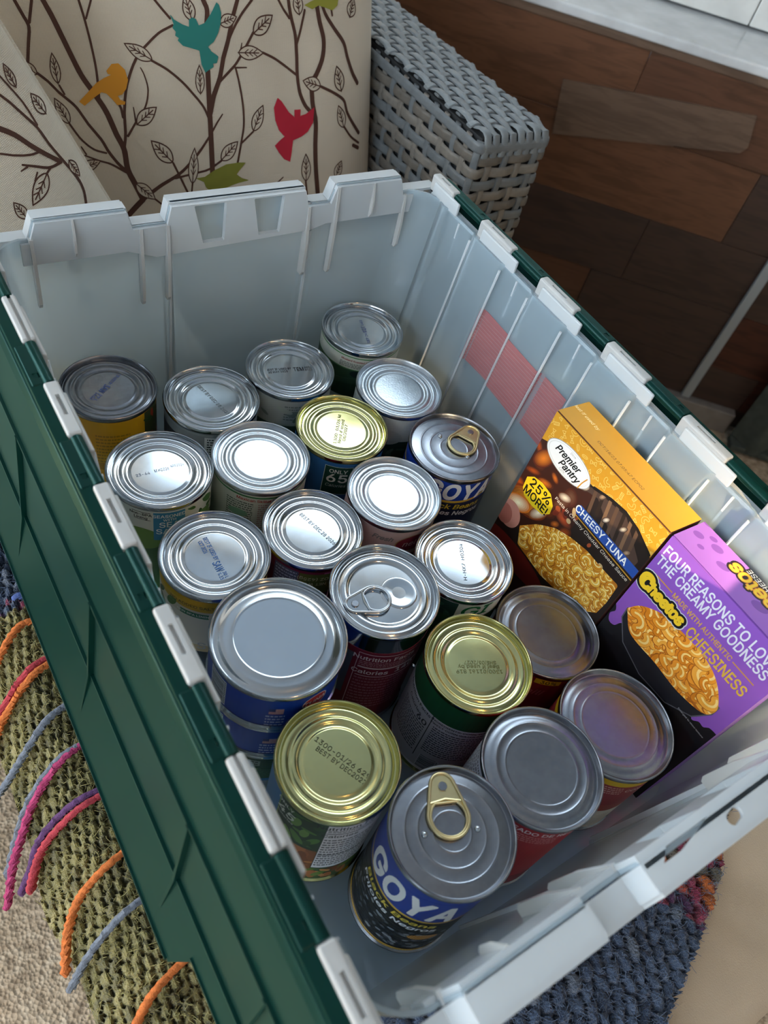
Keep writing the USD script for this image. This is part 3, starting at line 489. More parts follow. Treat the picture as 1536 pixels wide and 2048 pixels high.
nz = meshkit.noise(np.c_[xr * 40, yr * 40, xr * 0], 9); olive = pick(['o1', 'o3', 'o1', 'o2', 'o1'], np.clip(hs * .5 + nz * .5, 0, .999)); blue = pick(['b1', 'b2', 'b1', 'b3'], np.clip(hs * .5 + nz * .5, 0, .999))
mixr = pick(['r1', 'g', 'or', 'r2', 'r1', 'g'], np.clip(.3 * hs + .7 * ((row * .37) % 1), 0, .999)); mixp = pick(['p', 'b1', 'r2', 'b2'], hs * .999)
sb = (xr - .24) * .899 + (yr + .097) * .438       # along the blanket's right edge
colr = np.where((yr > .372 + .01 * nz)[:, None], np.where((yr > .388)[:, None], blue, mixp), olive)
rb = np.where((sb > .073 + .012 * nz)[:, None], np.where((sb > .128)[:, None], pick(['g', 'b3', 'g'], hs * .999), mixr), np.where((sb > .058 + .012 * nz)[:, None], mixp, blue))
colr = np.where(right[:, None], rb, np.where((xr + yr * .3 > .045)[:, None] & (yr < .02)[:, None], blue, colr))
keep = ins.reshape(X_.shape); ny = len(gy); ii, jj = np.nonzero(keep[:-1, :-1] & keep[1:, :-1] & keep[:-1, 1:] & keep[1:, 1:] & ~(under.reshape(X_.shape)[:-1, :-1] & (X_[:-1, :-1] > .02) & (X_[:-1, :-1] < .36) & (Y_[:-1, :-1] > .005) & (Y_[:-1, :-1] < .49) & False))
q = ii * ny + jj; F_ = np.vstack([np.c_[q, q + ny, q + 1], np.c_[q + ny, q + ny + 1, q + 1]])
used = np.unique(F_); rem = -np.ones(len(xr), int); rem[used] = np.arange(len(used))
VT_ = np.c_[xr, yr, Z_][used]; FT_ = rem[F_]; lo = VT_.copy(); lo[:, 2] = (OZ - .05 * drop ** 1.6 - .04 * dropf ** 1.6)[used]
BL = thing('knitted_blanket', 'variegated olive, blue and red knitted blanket spread under the tote', 'blanket', (.17, .22, OZ))
bo = V3(.17, .22, OZ)
obj('knit', tm(np.vstack([VT_, lo]) - bo, np.vstack([FT_, FT_[:, ::-1] + len(used)])), 'knit_wool', BL, color=np.vstack([colr[used], colr[used]]))
fz = np.random.default_rng(12); plain('fuzz_olive', 'a39b66', .9); plain('fuzz_blue', '5d6d86', .9)
for fname, sel, cnt in (('fuzz_olive', (~right) & (yr < .37), 5000), ('fuzz_blue', right | (yr > .38), 7000)):
    ok = np.nonzero(ins & ~under & sel & (ht > .5))[0]; ids = fz.choice(ok, cnt); p0 = np.c_[xr, yr, Z_][ids] - bo + fz.normal(0, .0006, (cnt, 3)) * (1, 1, 0)
    d1 = fz.normal(0, 1, (cnt, 3)) * (1, 1, .35) + (0, 0, .35); d1 /= np.linalg.norm(d1, axis=1, keepdims=True); L = fz.uniform(.0025, .0065, (cnt, 1)); p1 = p0 + d1 * L * .5; p2 = p1 + (d1 + fz.normal(0, .6, (cnt, 3))) * L * .4
    cv = UsdGeom.BasisCurves.Define(stage, numbered(P(BL) + '/wool_fuzz')); cv.CreateTypeAttr('linear'); cv.CreateCurveVertexCountsAttr([3] * cnt); cv.CreatePointsAttr(Vt.Vec3fArray.FromNumpy(np.stack([p0, p1, p2], 1).reshape(-1, 3).astype(np.float32)))
    cv.CreateWidthsAttr(Vt.FloatArray.FromNumpy(np.full(cnt * 3, .00028, np.float32))); cv.SetWidthsInterpolation('vertex'); UsdShade.MaterialBindingAPI.Apply(cv.GetPrim()).Bind(MAT[fname]); tag(cv.GetPrim(), kind='stuff')
YC = {'orange': 'c96f35', 'red': 'a93a45', 'gray': '6f7784', 'pink': 'a83a68', 'purple': '5a3a66', 'blue': '4a5f9a'}
for k, v_ in YC.items(): plain('yarn_' + k, v_, .9, noise=.25, scale=300., bump=.6, bscale=900.)
for ci, (cn, pts) in enumerate(json.loads('''[["orange",[[-30,357],[-42.8,357],[-60,346.1],[-77.6,331.7],[-92,316]]],["red",[[-29.6,322.7],[-46.6,319.3],[-70.6,307.5],[-87.5,293.9],[-99,280]]],["orange",[[-29.6,319],[-48.6,312.6],[-72.7,300],[-89.3,286.6],[-101,272]]],["gray",[[-32.9,280.6],[-49.5,275.2],[-69.4,264.6],[-84.1,258.2],[-97.5,255.4]]],["pink",[[-27.7,248.6],[-49.5,242.7],[-72.6,231.3],[-87.7,217.1],[-98.7,205.3],[-109.4,187.4]]],["gray",[[-30,248.1],[-51.6,244.5],[-74.1,235.1],[-90,220.1],[-103.4,204.3]]],["purple",[[-32.9,211.6],[-56.4,210.9],[-77,206.1],[-88.1,194.4],[-97.7,187]]],["red",[[-32.9,207.7],[-56.6,205.1],[-75.5,200.6],[-85.8,192.1],[-92.3,183.1]]],["orange",[[-30.7,166.5],[-53.9,160.5],[-68.2,154.9],[-80,142],[-88,123.4]]],["gray",[[-27.9,134.5],[-52.1,129.7],[-73,122.5],[-87.5,114.1]]],["orange",[[-5.4,89.2],[-23.8,88.5],[-41.6,83.4],[-52.9,78.1],[-63.5,69.8],[-72,58]]],["blue",[[-24,383.1],[-33.4,383.2],[-38.8,383.6]]]]''')):
    p_ = smooth_line(np.array(pts) / 1000., 9); zt = -.0085 - .045 * np.clip((OX0 + .012 - p_[:, 0]) / .05, 0, 1.5) ** 1.5 + .003
    p3 = np.c_[p_, zt]; sL = np.r_[0, np.cumsum(np.linalg.norm(np.diff(p3, axis=0), axis=1))]; plies = []
    for k in range(2):
        a = sL / .0045 * 2 * np.pi / 2 + k * np.pi; plies.append(tube(p3 + np.c_[np.cos(a), np.cos(a) * 0, np.sin(a)] * .0018, .0022, 6))
    t = cat(plies); t.apply_translation(-bo); obj('fringe_yarn', t, 'yarn_' + cn, BL, smooth=60, label={'gray': 'grey'}.get(cn, cn) + ' fringe yarn')

# ---------------------------------------------------------------- the tote
ZR = .2327
TOTE = thing('storage_tote', 'clear milky plastic tote with green hinged lids hanging open, full of cans', 'storage tote', (.19, .25, 0)); TO = V3(.19, .25, 0)
def tobj(name, mesh, m_, label=None, smooth=30, parent=None, kind=None):
    mesh = mesh.copy() if isinstance(mesh, trimesh.Trimesh) else m2t(mesh); mesh.apply_translation(-TO); return obj(name, mesh, m_, parent or TOTE, smooth, label, kind)
CAST = [(0, .2185), (.036, .2185), (.041, ZR), (.1035, ZR), (.1075, .2185), (.1335, .2185), (.1365, ZR), (.2475, ZR), (.2515, .2185), (.2725, .2185), (.2765, ZR), (.339, ZR), (.344, .2185), (.381, .2185)]
cx_, cz_ = np.array(CAST).T
KN = [(.5055, .032)] + [(.4335 - .0803 * k, .043) for k in range(6)]          # hinge knuckles: far end, length
def corrug(y):
    d = 0.
    for hi, L in KN: d = max(d, min(max(0., min(1., (hi + .002 - y) / .004)), max(0., min(1., (y - hi + L + .002) / .004))))
    return .0034 * d
def ring(z, grow=0.):
    k = z / .222; x0, x1, y0, y1 = .029 - .0200 * k - grow, .350 + .0215 * k + grow, .017 - .023 * k - grow, .5050 + .001 * k + grow; r = .026 + grow; pts = []
    for x in np.linspace(x0 + r, x1 - r, 210): pts.append((x, y0 - (.0022 if .137 < x < .256 else 0)))
    for a in np.linspace(-90, 0, 9)[1:-1]: pts.append((x1 - r + r * math.cos(math.radians(a)), y0 + r + r * math.sin(math.radians(a))))
    for y in np.linspace(y0 + r, y1 - r, 260): pts.append((x1 - corrug(y), y))
    for a in np.linspace(0, 90, 9)[1:-1]: pts.append((x1 - r + r * math.cos(math.radians(a)), y1 - r + r * math.sin(math.radians(a))))
    for x in np.linspace(x1 - r, x0 + r, 210): pts.append((x, y1 + (.0022 if .137 < x < .256 else 0)))
    for a in np.linspace(90, 180, 9)[1:-1]: pts.append((x0 + r + r * math.cos(math.radians(a)), y1 - r + r * math.sin(math.radians(a))))
    for y in np.linspace(y1 - r, y0 + r, 260): pts.append((x0 + corrug(y), y))
    for a in np.linspace(180, 270, 9)[1:-1]: pts.append((x0 + r + r * math.cos(math.radians(a)), y0 + r + r * math.sin(math.radians(a))))
    return np.array(pts)
base = ring(.222); nP = len(base)
ends = (np.arange(nP) < 210) | ((np.arange(nP) >= 210 + 7 + 260 + 7) & (np.arange(nP) < 420 + 14 + 260))
ztop = np.where(ends, np.interp(base[:, 0], cx_, cz_), .2195)
fr = np.r_[0, .012, .03, np.linspace(.08, 1, 22)]
def wall_grid(grow, zlow):
    out = []
    r0, r1 = ring(0, grow), ring(.222, grow)
    for q in fr:
        zz = zlow + (ztop - zlow) * q; k = np.clip(zz / .222, 0, 1.1)[:, None]
        p = r0 * (1 - k) + r1 * k
        out.append(np.c_[p, zz])
    return np.array(out)
gi, go = wall_grid(0, 0.), wall_grid(.0021, -.0035)
nf = len(fr); v = np.vstack([gi.reshape(-1, 3), go.reshape(-1, 3)]); f = []; off = nf * nP; idx = np.arange(nP); nx_ = (idx + 1) % nP
for i in range(nf - 1):
    a, b, c, d = i * nP + idx, i * nP + nx_, (i + 1) * nP + idx, (i + 1) * nP + nx_
    f += [np.c_[a, c, b], np.c_[b, c, d], np.c_[a, b, c] + off, np.c_[b, d, c] + off]
a, b = (nf - 1) * nP + idx, (nf - 1) * nP + nx_; f += [np.c_[a, a + off, b], np.c_[b, a + off, b + off]]
for grid, o_, flip in ((gi, 0, False), (go, off, True)):
    vv, ff = trimesh.creation.triangulate_polygon(Polygon(grid[0][:, :2]), engine='earcut')
    mp = np.array([np.argmin(np.hypot(*(grid[0][:, :2] - q).T)) for q in vv]); ff = mp[ff]
    P2 = grid[0][:, :2]; e1, e2 = P2[ff[:, 1]] - P2[ff[:, 0]], P2[ff[:, 2]] - P2[ff[:, 0]]; ar = e1[:, 0] * e2[:, 1] - e1[:, 1] * e2[:, 0]; ff = np.where((ar < 0)[:, None] != flip, ff[:, ::-1], ff)
    f.append(ff + o_)
tobj('tub', tm(v, np.vstack(f)), 'tote_plastic', smooth=40)
cast_line = LineString(CAST)
def end_parts(ywall, yout, sgn):
    band = LineString([(x, z - .0011) for x, z in CAST]).buffer(.0011, cap_style='flat', join_style='mitre')
    y0 = min(ywall, yout); w = abs(yout - ywall)
    if sgn < 0:  # the near lip has a slot and a torn-looking three-cornered opening
        lip = t2m(to_frame(extrude(band, w), (0, y0 + w, 0), (1, 0, 0), (0, 0, 1), (0, -1, 0)))
        hole = t2m(trimesh.creation.extrude_polygon(Polygon([(.146, -.0135), (.152, -.0085), (.181, -.0070), (.1815, -.0085), (.158, -.0135)]), .1, engine='earcut').apply_translation((0, 0, .18)))
        slot = t2m(trimesh.creation.extrude_polygon(LineString([(.190, -.0155), (.1945, -.0145)]).buffer(.0028), .1, engine='earcut').apply_translation((0, 0, .18)))
        tobj('end_lip', lip - hole - slot, 'rim_plastic', smooth=False)
    else: tobj('end_lip', to_frame(extrude(band, w), (0, y0 + w, 0), (1, 0, 0), (0, 0, 1), (0, -1, 0)), 'rim_plastic', smooth=False)
    sk = Polygon(CAST + [(.381, .212), (.345, .196), (.262, .196), (.254, .203), (.13, .203), (.118, .196), (.036, .196), (0, .212)])
    for xa, xb, xc, xd in ((.155, .179, .1625, .1785), (.2035, .228, .2095, .2265)): sk = sk.difference(Polygon([(xa, .2285), (xb, .2285), (xd, .194 + .0095), (xc, .194 + .0095)]).buffer(.0005))
    ys = yout if sgn > 0 else yout - .002
    tobj('end_skirt', to_frame(extrude(sk, .002), (0, ys + .002, 0), (1, 0, 0), (0, 0, 1), (0, -1, 0)), 'rim_plastic', smooth=False)
    # the upper band, doubled over on the inside face, with two clear windows; stiffening gussets run down from it
    shear = 0. if sgn > 0 else .0232 / .222
    def lean(m_):
        w_ = np.asarray(m_.vertices).copy(); w_[:, 1] += (.2327 - w_[:, 2]) * shear; m_.vertices = w_; return m_
    yi = .5036 if sgn > 0 else -.0046
    bp = Polygon([(.030, .200), (.1035, .200), (.125, .192), (.256, .196), (.270, .200), (.355, .200), (.355, .2165), (.344, .2168)] + [(x, z - .0012) for x, z in CAST[::-1] if .04 < x < .34] + [(.036, .2168), (.030, .2168)]).buffer(0)
    for xa, xb, xc, xd in ((.155, .179, .1625, .1785), (.2035, .228, .2095, .2265)): bp = bp.difference(Polygon([(xa, .2295), (xb, .2295), (xd, .193 + .006), (xc, .193 + .006)]).buffer(.0008))
    tobj('upper_band', lean(to_frame(extrude(bp, .0042), (0, yi + .0042 if sgn > 0 else yi, 0), (1, 0, 0), (0, 0, 1), (0, -1, 0))), 'rim_plastic', smooth=False)
    for x, zb, th in ((.037, .165, .0024), (.0655, .203, .0014), (.1132, .1525, .0024), (.1336, .1525, .0024), (.2525, .154, .0024), (.278, .1523, .0024), (.3119, .2014, .0014), (.3465, .167, .002)):
        zt = float(np.interp(x, cx_, cz_)) - .0015; q = lambda d: yi - .0036 * d if sgn > 0 else yi + .0036 * d
        yw = yi + .005 * sgn
        g = Polygon([(yw, zt), (q(.2), zt), (q(1.), zt - .5 * (zt - zb)), (q(1.), zb + .004), (q(.4), zb), (yw, zb)])
        tobj('gusset', lean(to_frame(extrude(g, th), (x - th / 2, 0, 0), (0, 1, 0), (0, 0, 1), (1, 0, 0))), 'hinge_plastic', smooth=False)
    for x in (.1362, .2568): tobj('wall_ridge', lean(bx(x - .0009, x + .0009, yi + .0004 if sgn > 0 else yi - .004, yi + .004 if sgn > 0 else yi - .0004, .006, .195)), 'rim_plastic')
end_parts(.5075, .5165, 1); end_parts(-.0085, -.0215, -1)
for sx in (0, 1):
    mx = (lambda m_: m_) if not sx else (lambda m_: flipx(m_))
    def flipx(m_):
        m_ = m_.copy() if isinstance(m_, trimesh.Trimesh) else m2t(m_); w_ = np.asarray(m_.vertices).copy(); w_[:, 0] = .381 - w_[:, 0]; m_.vertices = w_; m_.invert(); return m_
    tobj('side_rim', mx(bx(.0030, .0098, -.018, .500, .2165, .2190)), 'rim_plastic')
    xin = .0106
    for k, (hi, L) in enumerate(KN):
        lo = hi - L
        kn = rbox(.0002, .0086, lo, hi, .2185, ZR, .0017)
        full = (not sx) and k in (2 - 1, 5)
        g0, g1 = (lo - .002, hi + .002) if full else (hi - L * .66, hi - L * .27)
        kn = kn - manifold3d.Manifold.cube((.0022, g1 - g0, .01)).translate((.0034, g0, ZR - .0028))
        KNP = tobj('hinge_knuckle', mx(kn), 'hinge_plastic')
        tobj('rim_step', mx(rbox(.0076, xin, max(lo - .012, -.018), hi - .007, .2175, .2290, .0012)), 'hinge_plastic' if not sx else 'rim_plastic')
        for ye in (lo, hi):
            if 0 < ye < .47:
                zz_ = np.array([.01, .214]); xs_ = (.350 + .0215 * zz_ / .222) if sx else .381 - (.029 - .0200 * zz_ / .222)
                pl = np.c_[xs_ - .0030, [ye, ye], zz_]; tobj('wall_ridge', flipx(tube(pl, .0011, 6)) if not sx else tube(pl, .0011, 6), 'rim_plastic')
        if lo > 0: tobj('wall_stub', mx(bx(.0092, .0114, lo - .020, lo - .0185, .182, .2165)), 'rim_plastic')
    rod = tube(np.array([(.0045, -.018, ZR - .0042), (.0045, .503, ZR - .0042)]), .0011, 10); tobj('hinge_rod', mx(rod), 'dark_steel', label='thin steel hinge rod')
    # hanging lid half
    LID = UsdGeom.Xform.Define(stage, numbered(P(TOTE) + '/lid')).GetPrim(); LID.SetCustomDataByKey('label', 'dark green ribbed lid half hanging ' + ('inside the left edge of the view' if not sx else 'beyond the far long side') if False else ('dark green ribbed lid half hanging nearest the viewer' if not sx else 'dark green lid half hanging behind the long side'))
    lo_ = lambda name, mesh, m_='green_plastic', smooth=30: tobj(name, mx(mesh), m_, None, smooth, LID)
    def sheet(prof, y0, y1, th=.0022):
        g = LineString(prof).buffer(th / 2, cap_style='flat', join_style='mitre'); return to_frame(extrude(g, y1 - y0), (0, y1, 0), (1, 0, 0), (0, 0, 1), (0, -1, 0))
    pa = [(.0005, .2290), (-.0052, .2282), (-.0085, .2215), (-.0140, .1835)]
    pb_ = [(-.0118, .1815), (-.0135, .178), (-.0195, .108)]
    lo_('upper_band', sheet(pa, -.016, .500), smooth=False); lo_('crease', tube(np.array([(-.0066, -.016, .2268), (-.0066, .500, .2268)]), .0012, 8))
    lo_('panel', sheet(pb_, .018, .497), smooth=False)
    lo_('rail', bx(-.0170, -.0128, .018, .497, .1805, .1835)); lo_('rail', bx(-.0225, -.0185, .018, .497, .1065, .1095))
    d_ = V3(-.0137, 0, -.056); d_ /= np.linalg.norm(d_)
    tooth = Polygon([(.018, 0), (.018, .026), (.072, .026), (.084, .062), (.420, .062), (.434, .026), (.497, .026), (.497, 0)])
    lo_('toothed_edge', to_frame(extrude(tooth, .0022), (-.0195, 0, .108), (0, 1, 0), d_, np.cross((0, 1, 0), d_)), smooth=False)
    lo_('edge_rail', bx(-.0375, -.0325, .086, .418, .045, .0495)); lo_('edge_rail', bx(-.0285, -.0245, .018, .074, .081, .085))
    for yr_, zb in ((.108, .047), (.237, .047), (.366, .047), (.030, .084), (.480, .084)):
        g = Polygon([(-.0125, .183), (-.0175, .183), (-.0240, .108), (-.0355 if zb < .06 else -.0285, zb), (-.0335 if zb < .06 else -.0262, zb), (-.0195, .108)])
        lo_('cross_rib', to_frame(extrude(g, .0022), (0, yr_ + .0011, 0), (1, 0, 0), (0, 0, 1), (0, -1, 0)), smooth=False)
    for k in range(len(KN)):
        y1 = KN[k][0] - KN[k][1] - .0008; y0 = KN[k + 1][0] + .0008 if k + 1 < len(KN) else -.016
        br = tube(np.array([(.0042, y0, ZR - .0040), (.0042, y1, ZR - .0040)]), .0034, 14)
        web = rbox(-.0050, .0040, y0, y1, .2262, .2302, .0012) - manifold3d.Manifold.cube((.004, .004, .01)).translate((-.0025, y0 + .006, .2255))
        lo_('hinge_barrel', br, smooth=40); lo_('hinge_web', web, smooth=False)
# red tape on the inside of the far long wall
tp_ = []
ny_ = 60; ys_ = np.linspace(.277, .392, ny_); zl = lambda y: (.124 + .002 * math.sin(y * 40), .173 + .003 * (y - .28) / .1)
vt = []
for y in ys_:
    za, zb = zl(y)
    for z_ in (za, zb):
        xw = .350 + .0215 * z_ / .222 - corrug(y)
        vt += [(xw - .0005, y, z_), (xw - .0001, y, z_)]
vt = np.array(vt); ft = []
for i in range(ny_ - 1):
    a, b = i * 4, (i + 1) * 4
    for p_, q_ in ((0, 2), (3, 1), (1, 0), (2, 3)): ft += [(a + p_, a + q_, b + p_), (b + p_, a + q_, b + q_)]
tape = tm(vt, ft)
if tape.volume < 0: tape.invert()
tobj('tape', tape, 'tape_red', label='strip of red ribbed tape on the long wall')
for k in range(15):
    z_ = .127 + .0031 * k; yy = np.linspace(.278, .391, 60); tobj('tape_rib', tube(np.c_[[.350 + .0215 * z_ / .222 - corrug(y) - .0005 for y in yy], yy, np.full(60, z_)], .0004, 5), 'tape_ridge')

# ---------------------------------------------------------------- cans
CANS = {1:(0.3032,0.4657,0.0378,0.1133), 2:(0.2180,0.4434,0.0381,0.1074), 3:(0.2955,0.3888,0.0381,0.1106), 4:(0.1417,0.4333,0.0385,0.1059), 5:(0.0699,0.4664,0.0369,0.1104), 6:(0.2234,0.3634,0.0379,0.1107), 7:(0.3005,0.3103,0.0388,0.1124), 8:(0.0730,0.3688,0.0378,0.1156), 9:(0.1478,0.3570,0.0376,0.1117), 10:(0.2274,0.2881,0.0372,0.1107), 11:(0.1530,0.2822,0.0370,0.1097), 12:(0.0781,0.2846,0.0375,0.1156), 13:(0.2445,0.2146,0.0378,0.1068), 14:(0.1655,0.2076,0.0382,0.1249), 15:(0.0837,0.2039,0.0431,0.1299), 16:(0.2008,0.1389,0.0377,0.1122), 17:(0.2791,0.1446,0.0401,0.0888), 18:(0.2713,0.0639,0.0409,0.0977), 19:(0.0828,0.1227,0.0377,0.1161), 20:(0.1911,0.0612,0.0391,0.1198), 21:(0.1151,0.0553,0.0368,0.1299)}
SEAM = [(.0, .0022), (-.0060, .0022), (-.0045, .0006), (-.0014, 0.), (-.0003, .0005), (0, .0012), (0, .0030), (-.0014, .0040)]
LIDS = {'beaded': [(.926, -3.9), (.905, -4.2), (.880, -3.5), (.850, -3.0), (.805, -3.1), (.780, -3.8), (.750, -4.2), (.725, -3.5), (.700, -3.1), (.665, -3.2), (.640, -3.9), (.610, -4.5), (.575, -4.5), (.545, -3.9), (.520, -3.7), (0, -3.6)],
        'matte': [(.928, -3.9), (.905, -4.2), (.870, -3.5), (.820, -3.2), (.770, -3.2), (.750, -2.6), (.725, -2.6), (.705, -3.2), (.620, -3.25), (.600, -2.8), (.580, -2.8), (.560, -3.25), (0, -3.25)],
        'wide': [(.940, -3.6), (.920, -3.9), (.890, -3.6), (.850, -3.2), (.820, -2.3), (.770, -2.2), (.690, -2.2), (.670, -1.7), (.648, -1.7), (.628, -2.2), (0, -2.2)],
        'goya': [(.930, -3.6), (.905, -3.9), (.870, -3.3), (.760, -3.2), (.742, -2.7), (.722, -2.7), (.705, -3.2), (.560, -3.2), (.542, -2.7), (.522, -2.7), (.505, -3.2), (.330, -3.2), (.312, -2.8), (.292, -2.8), (.275, -3.2), (0, -3.2)],
        'easy': [(.930, -4.0), (.905, -4.4), (.875, -3.7), (.850, -3.0), (.825, -3.0), (.800, -3.7), (.770, -3.1), (.740, -2.9), (.690, -2.9), (.665, -3.6), (.640, -4.2), (.610, -4.2), (0, -4.2)]}
def pull_tab(root, start, end, z, matname, rivets=()):
    s, e = V3(*start) / 1000, V3(*end) / 1000; L = np.linalg.norm(e - s); d = (e - s) / L; nn = V3(-d[1], d[0]); k = L / .0275
    P2 = lambda a, b: s + d * a * k / 1000 + nn * b * k / 1000
    nose, ringc = Point(*P2(6.0, 0)).buffer(.0058 * k), Point(*P2(18.5, 0)).buffer(.0092 * k)
    out = unary_union([nose, ringc]).convex_hull; hole = affinity.scale(Point(*P2(18.8, 0)).buffer(.0070 * k, 24), 1, 1).difference(Polygon([P2(0, -12), P2(13.4, -12), P2(13.4, 12), P2(0, 12)]))
    tabm = extrude(out.difference(hole), .0007); tabm.apply_translation((0, 0, z)); T_ = obj('pull_tab', tabm, matname, root, smooth=20)
    def rim(g, w):
        q = np.array(g.exterior.coords); return tube(np.c_[q, np.full(len(q), z + .0008)], w, 8, caps=False)
    obj('tab_bead', rim(out.buffer(-.0009), .0010), matname, T_, smooth=60); obj('tab_bead', rim(hole.buffer(.0007), .0008), matname, T_, smooth=60)
    c = P2(6.2, 0); rv = lathe([(.0026, z + .0004), (.0026, z + .0014), (.0022, z + .0017), (0, z + .0017)], 24); rv.apply_translation((c[0], c[1], 0)); obj('rivet', rv, 'tinplate_dull', T_)
    obj('tab_bar', tube(np.array([np.r_[P2(12.6, -6.5), z + .0007], np.r_[P2(11.4, 0), z + .0009], np.r_[P2(12.6, 6.5), z + .0007]]), .0007, 6), matname, T_)
    for q in rivets:
        b = trimesh.creation.icosphere(2, .0019); b.apply_scale((1, 1, .8)); b.apply_translation((q[0] / 1000, q[1] / 1000, z - .0006)); obj('lid_dimple', b, 'tinplate', root, smooth=True)
def food_can(i, label, lidtype, metal_, base, spec, code=None, z0=0., H=None, band=(.0050, .0055), group=None, name='food_can'):
    X, Y, R, top = CANS[i]; H = H or top - z0
    root = thing(name, label, 'can', (X, Y, z0), group=group)
    prof = [(max(0, R + a) if k else 0, z) for k, (a, z) in enumerate(SEAM)] + [(R - .0014, .02), (R - .0014, H - .02), (R - .0014, H - .0046), (R - .0002, H - .0038), (R, H - .0030), (R, H - .0010), (R - .0004, H - .0003), (R - .0010, H), (R - .0017, H - .0004), (R - .0022, H - .0020), (R * .926 if lidtype != 'wide' else R * .94, H - .0038)]
    obj('can_body', lathe(prof), metal_ if lidtype not in ('goya',) else 'tinplate_dull', root, smooth=50)
    lp = LIDS[lidtype]; obj('can_lid', lathe([(r * R, H + z / 1000) for r, z in lp]), metal_, root, smooth=60)
    r = R - .0012; zl0, zl1 = band[0], H - band[1]; th0 = math.atan2(EYE[1] - Y, EYE[0] - X)
    lab = lathe([(r - .00025, zl0), (r, zl0), (r, zl1), (r - .00025, zl1)], 96)
    LB = obj('paper_label', lab, 'printed', root, color=np.tile(lin(base), (len(lab.vertices), 1)))
    pr = Print(); A = lambda deg: math.radians(deg) * r * 1000
    spec(pr, A, H * 1000)
    if pr.items:
        fn = lambda u, v, l: np.c_[(r + .0001 + l) * np.cos(th0 + u / r), (r + .0001 + l) * np.sin(th0 + u / r), v]
        t, col = pr.build(fn, 4.0, sbox(-r * 3100, zl0 * 1000, r * 3100, zl1 * 1000), lift=.00004); obj('label_print', t, 'printed', LB, color=col)
    if code:
        colr, a, b, lines = code; a, b = V3(*a), V3(*b); rot = math.degrees(math.atan2(*(b - a)[::-1])); c_ = (a + b) / 2; zc = H + lp[-1][1] / 1000
        pr = Print(); L_ = np.linalg.norm(b - a)
        for s, hh, f0, f1, dv in lines:
            g = text_shape(s, hh); g = affinity.scale(g, L_ * (f1 - f0) / (g.bounds[2] - g.bounds[0]), 1, origin=(0, 0)); pr.add(at(affinity.translate(g, L_ * ((f0 + f1) / 2 - .5), dv), c_[0], c_[1], rot), colr)
        t, col = pr.build(lambda u, v, l: np.c_[u, v, np.full(len(u), zc + .00012) + l], 0, Point(0, 0).buffer(R * 1000 * (.52 if lidtype == 'beaded' else .6))); obj('date_code', t, 'ink', root, color=col)
    return root, H
def full(A): return A(-170), A(170)
def band(A, z0, z1, d0=-170, d1=170): return sbox(A(d0), z0, A(d1), z1)
rg = np.random.default_rng(5)
def panel(p, A, d0, d1, z0, z1, ink='2b2b2b', rows=10): p.add(dashes(A(d0), A(d1), z0, z1, rows, rg), ink)
def barcode(p, A, d0, d1, z0, z1, ladder=True):
    p.add(band(A, z0, z1, d0, d1), 'dfe3e8'); z = z0 + 1
    while z < z1 - 1:
        w = rg.uniform(.25, 1.0); p.add(sbox(A(d0) + .8, z, A(d1) - 2.2, z + w), '1c1f2a'); z += w + rg.uniform(.3, .9)
    p.add(dashes(A(d1) - 1.8, A(d1) - .5, z0 + 1, z1 - 1, 12, rg), '1c1f2a')
def leaves(p, A, d0, d1, z0, z1, n, cols):
    for k in range(n):
        a = rg.uniform(4, 9); p.add(ell(A(rg.uniform(d0, d1)), rg.uniform(z0, z1), a, a * rg.uniform(.3, .5), 8, rg.uniform(0, 180)).intersection(sbox(A(d0) - 3, z0, A(d1) + 3, z1)), cols[k % len(cols)])

def s1(p, A, H):
    p.add(band(A, 60, 92), '33513a').add(band(A, H - 7.6, H - 6.6), '3c8a4a').add(band(A, 92, 93), '5b8a5a'); p.add(at(text_shape('Mustard Roasted Peas', 2.0, bold=True), A(2), H - 11), '9a3030'); panel(p, A, -22, 22, 94, H - 13.5, '4c5a50', 7); p.add(ell(A(8), 88, 8, 4), '1c2a2a')
def s2(p, A, H):
    p.add(band(A, 4, 74), '39544a').add(band(A, 74, 76), 'aab5a8'); panel(p, A, 0, 30, 80, H - 10, '7f8a84', 6); leaves(p, A, -30, 60, 70, 96, 9, ('8a978c', 'b9c3b8', '6f8072'))
def s3(p, A, H): p.add(band(A, 4, 80), '2f4a40').add(ell(A(-2), 84, 16, 9), 'b9bfb8'); leaves(p, A, -40, 30, 60, 88, 7, ('44685a', '5d7a6c'))
def s4(p, A, H):
    p.add(band(A, 4, H - 16, -80, -28), '3d4550'); [p.add(sbox(A(-62), z, A(-32), z + .9), '20252c') for z in np.arange(72, H - 16, 1.9)]
    p.add(band(A, H - 30, H - 9, -6, 44), 'e2e6ea'); panel(p, A, -3, 40, H - 29, H - 10, '333a44', 7); p.add(band(A, 4, H - 31, -26, 90), '50606e'); p.add(band(A, H - 8, H - 6, -60, 4), '9aa4ab')
def s5(p, A, H): p.add(band(A, 4, H, 44, 120), '3f4a2c'); leaves(p, A, 42, 80, 60, H - 8, 7, ('a03a2a', '2f4a2a', 'c8862a')); panel(p, A, -20, 22, 60, 92, 'a8801a', 9); p.add(band(A, 52, 60, -60, 44), 'b5851a')
def s6(p, A, H):
    p.add(band(A, 69, H - 9, -10, 26), 'b9d0c8').add(sbox(A(-10) + .6, 69.6, A(26) - .6, H - 9.6), '1d4a3c'); p.add(at(text_shape('ONLY', 4.0, bold=True), A(8), H - 14.5), 'e6ece4').add(at(text_shape('65', 9.0, bold=True, stretch=1.2), A(8), H - 22.5), 'e6ece4').add(at(text_shape('Calories', 3.2, italic=12), A(8), H - 31), 'cfd8d0'); p.add(band(A, 4, 60, -170, 170), '2a5a8a')
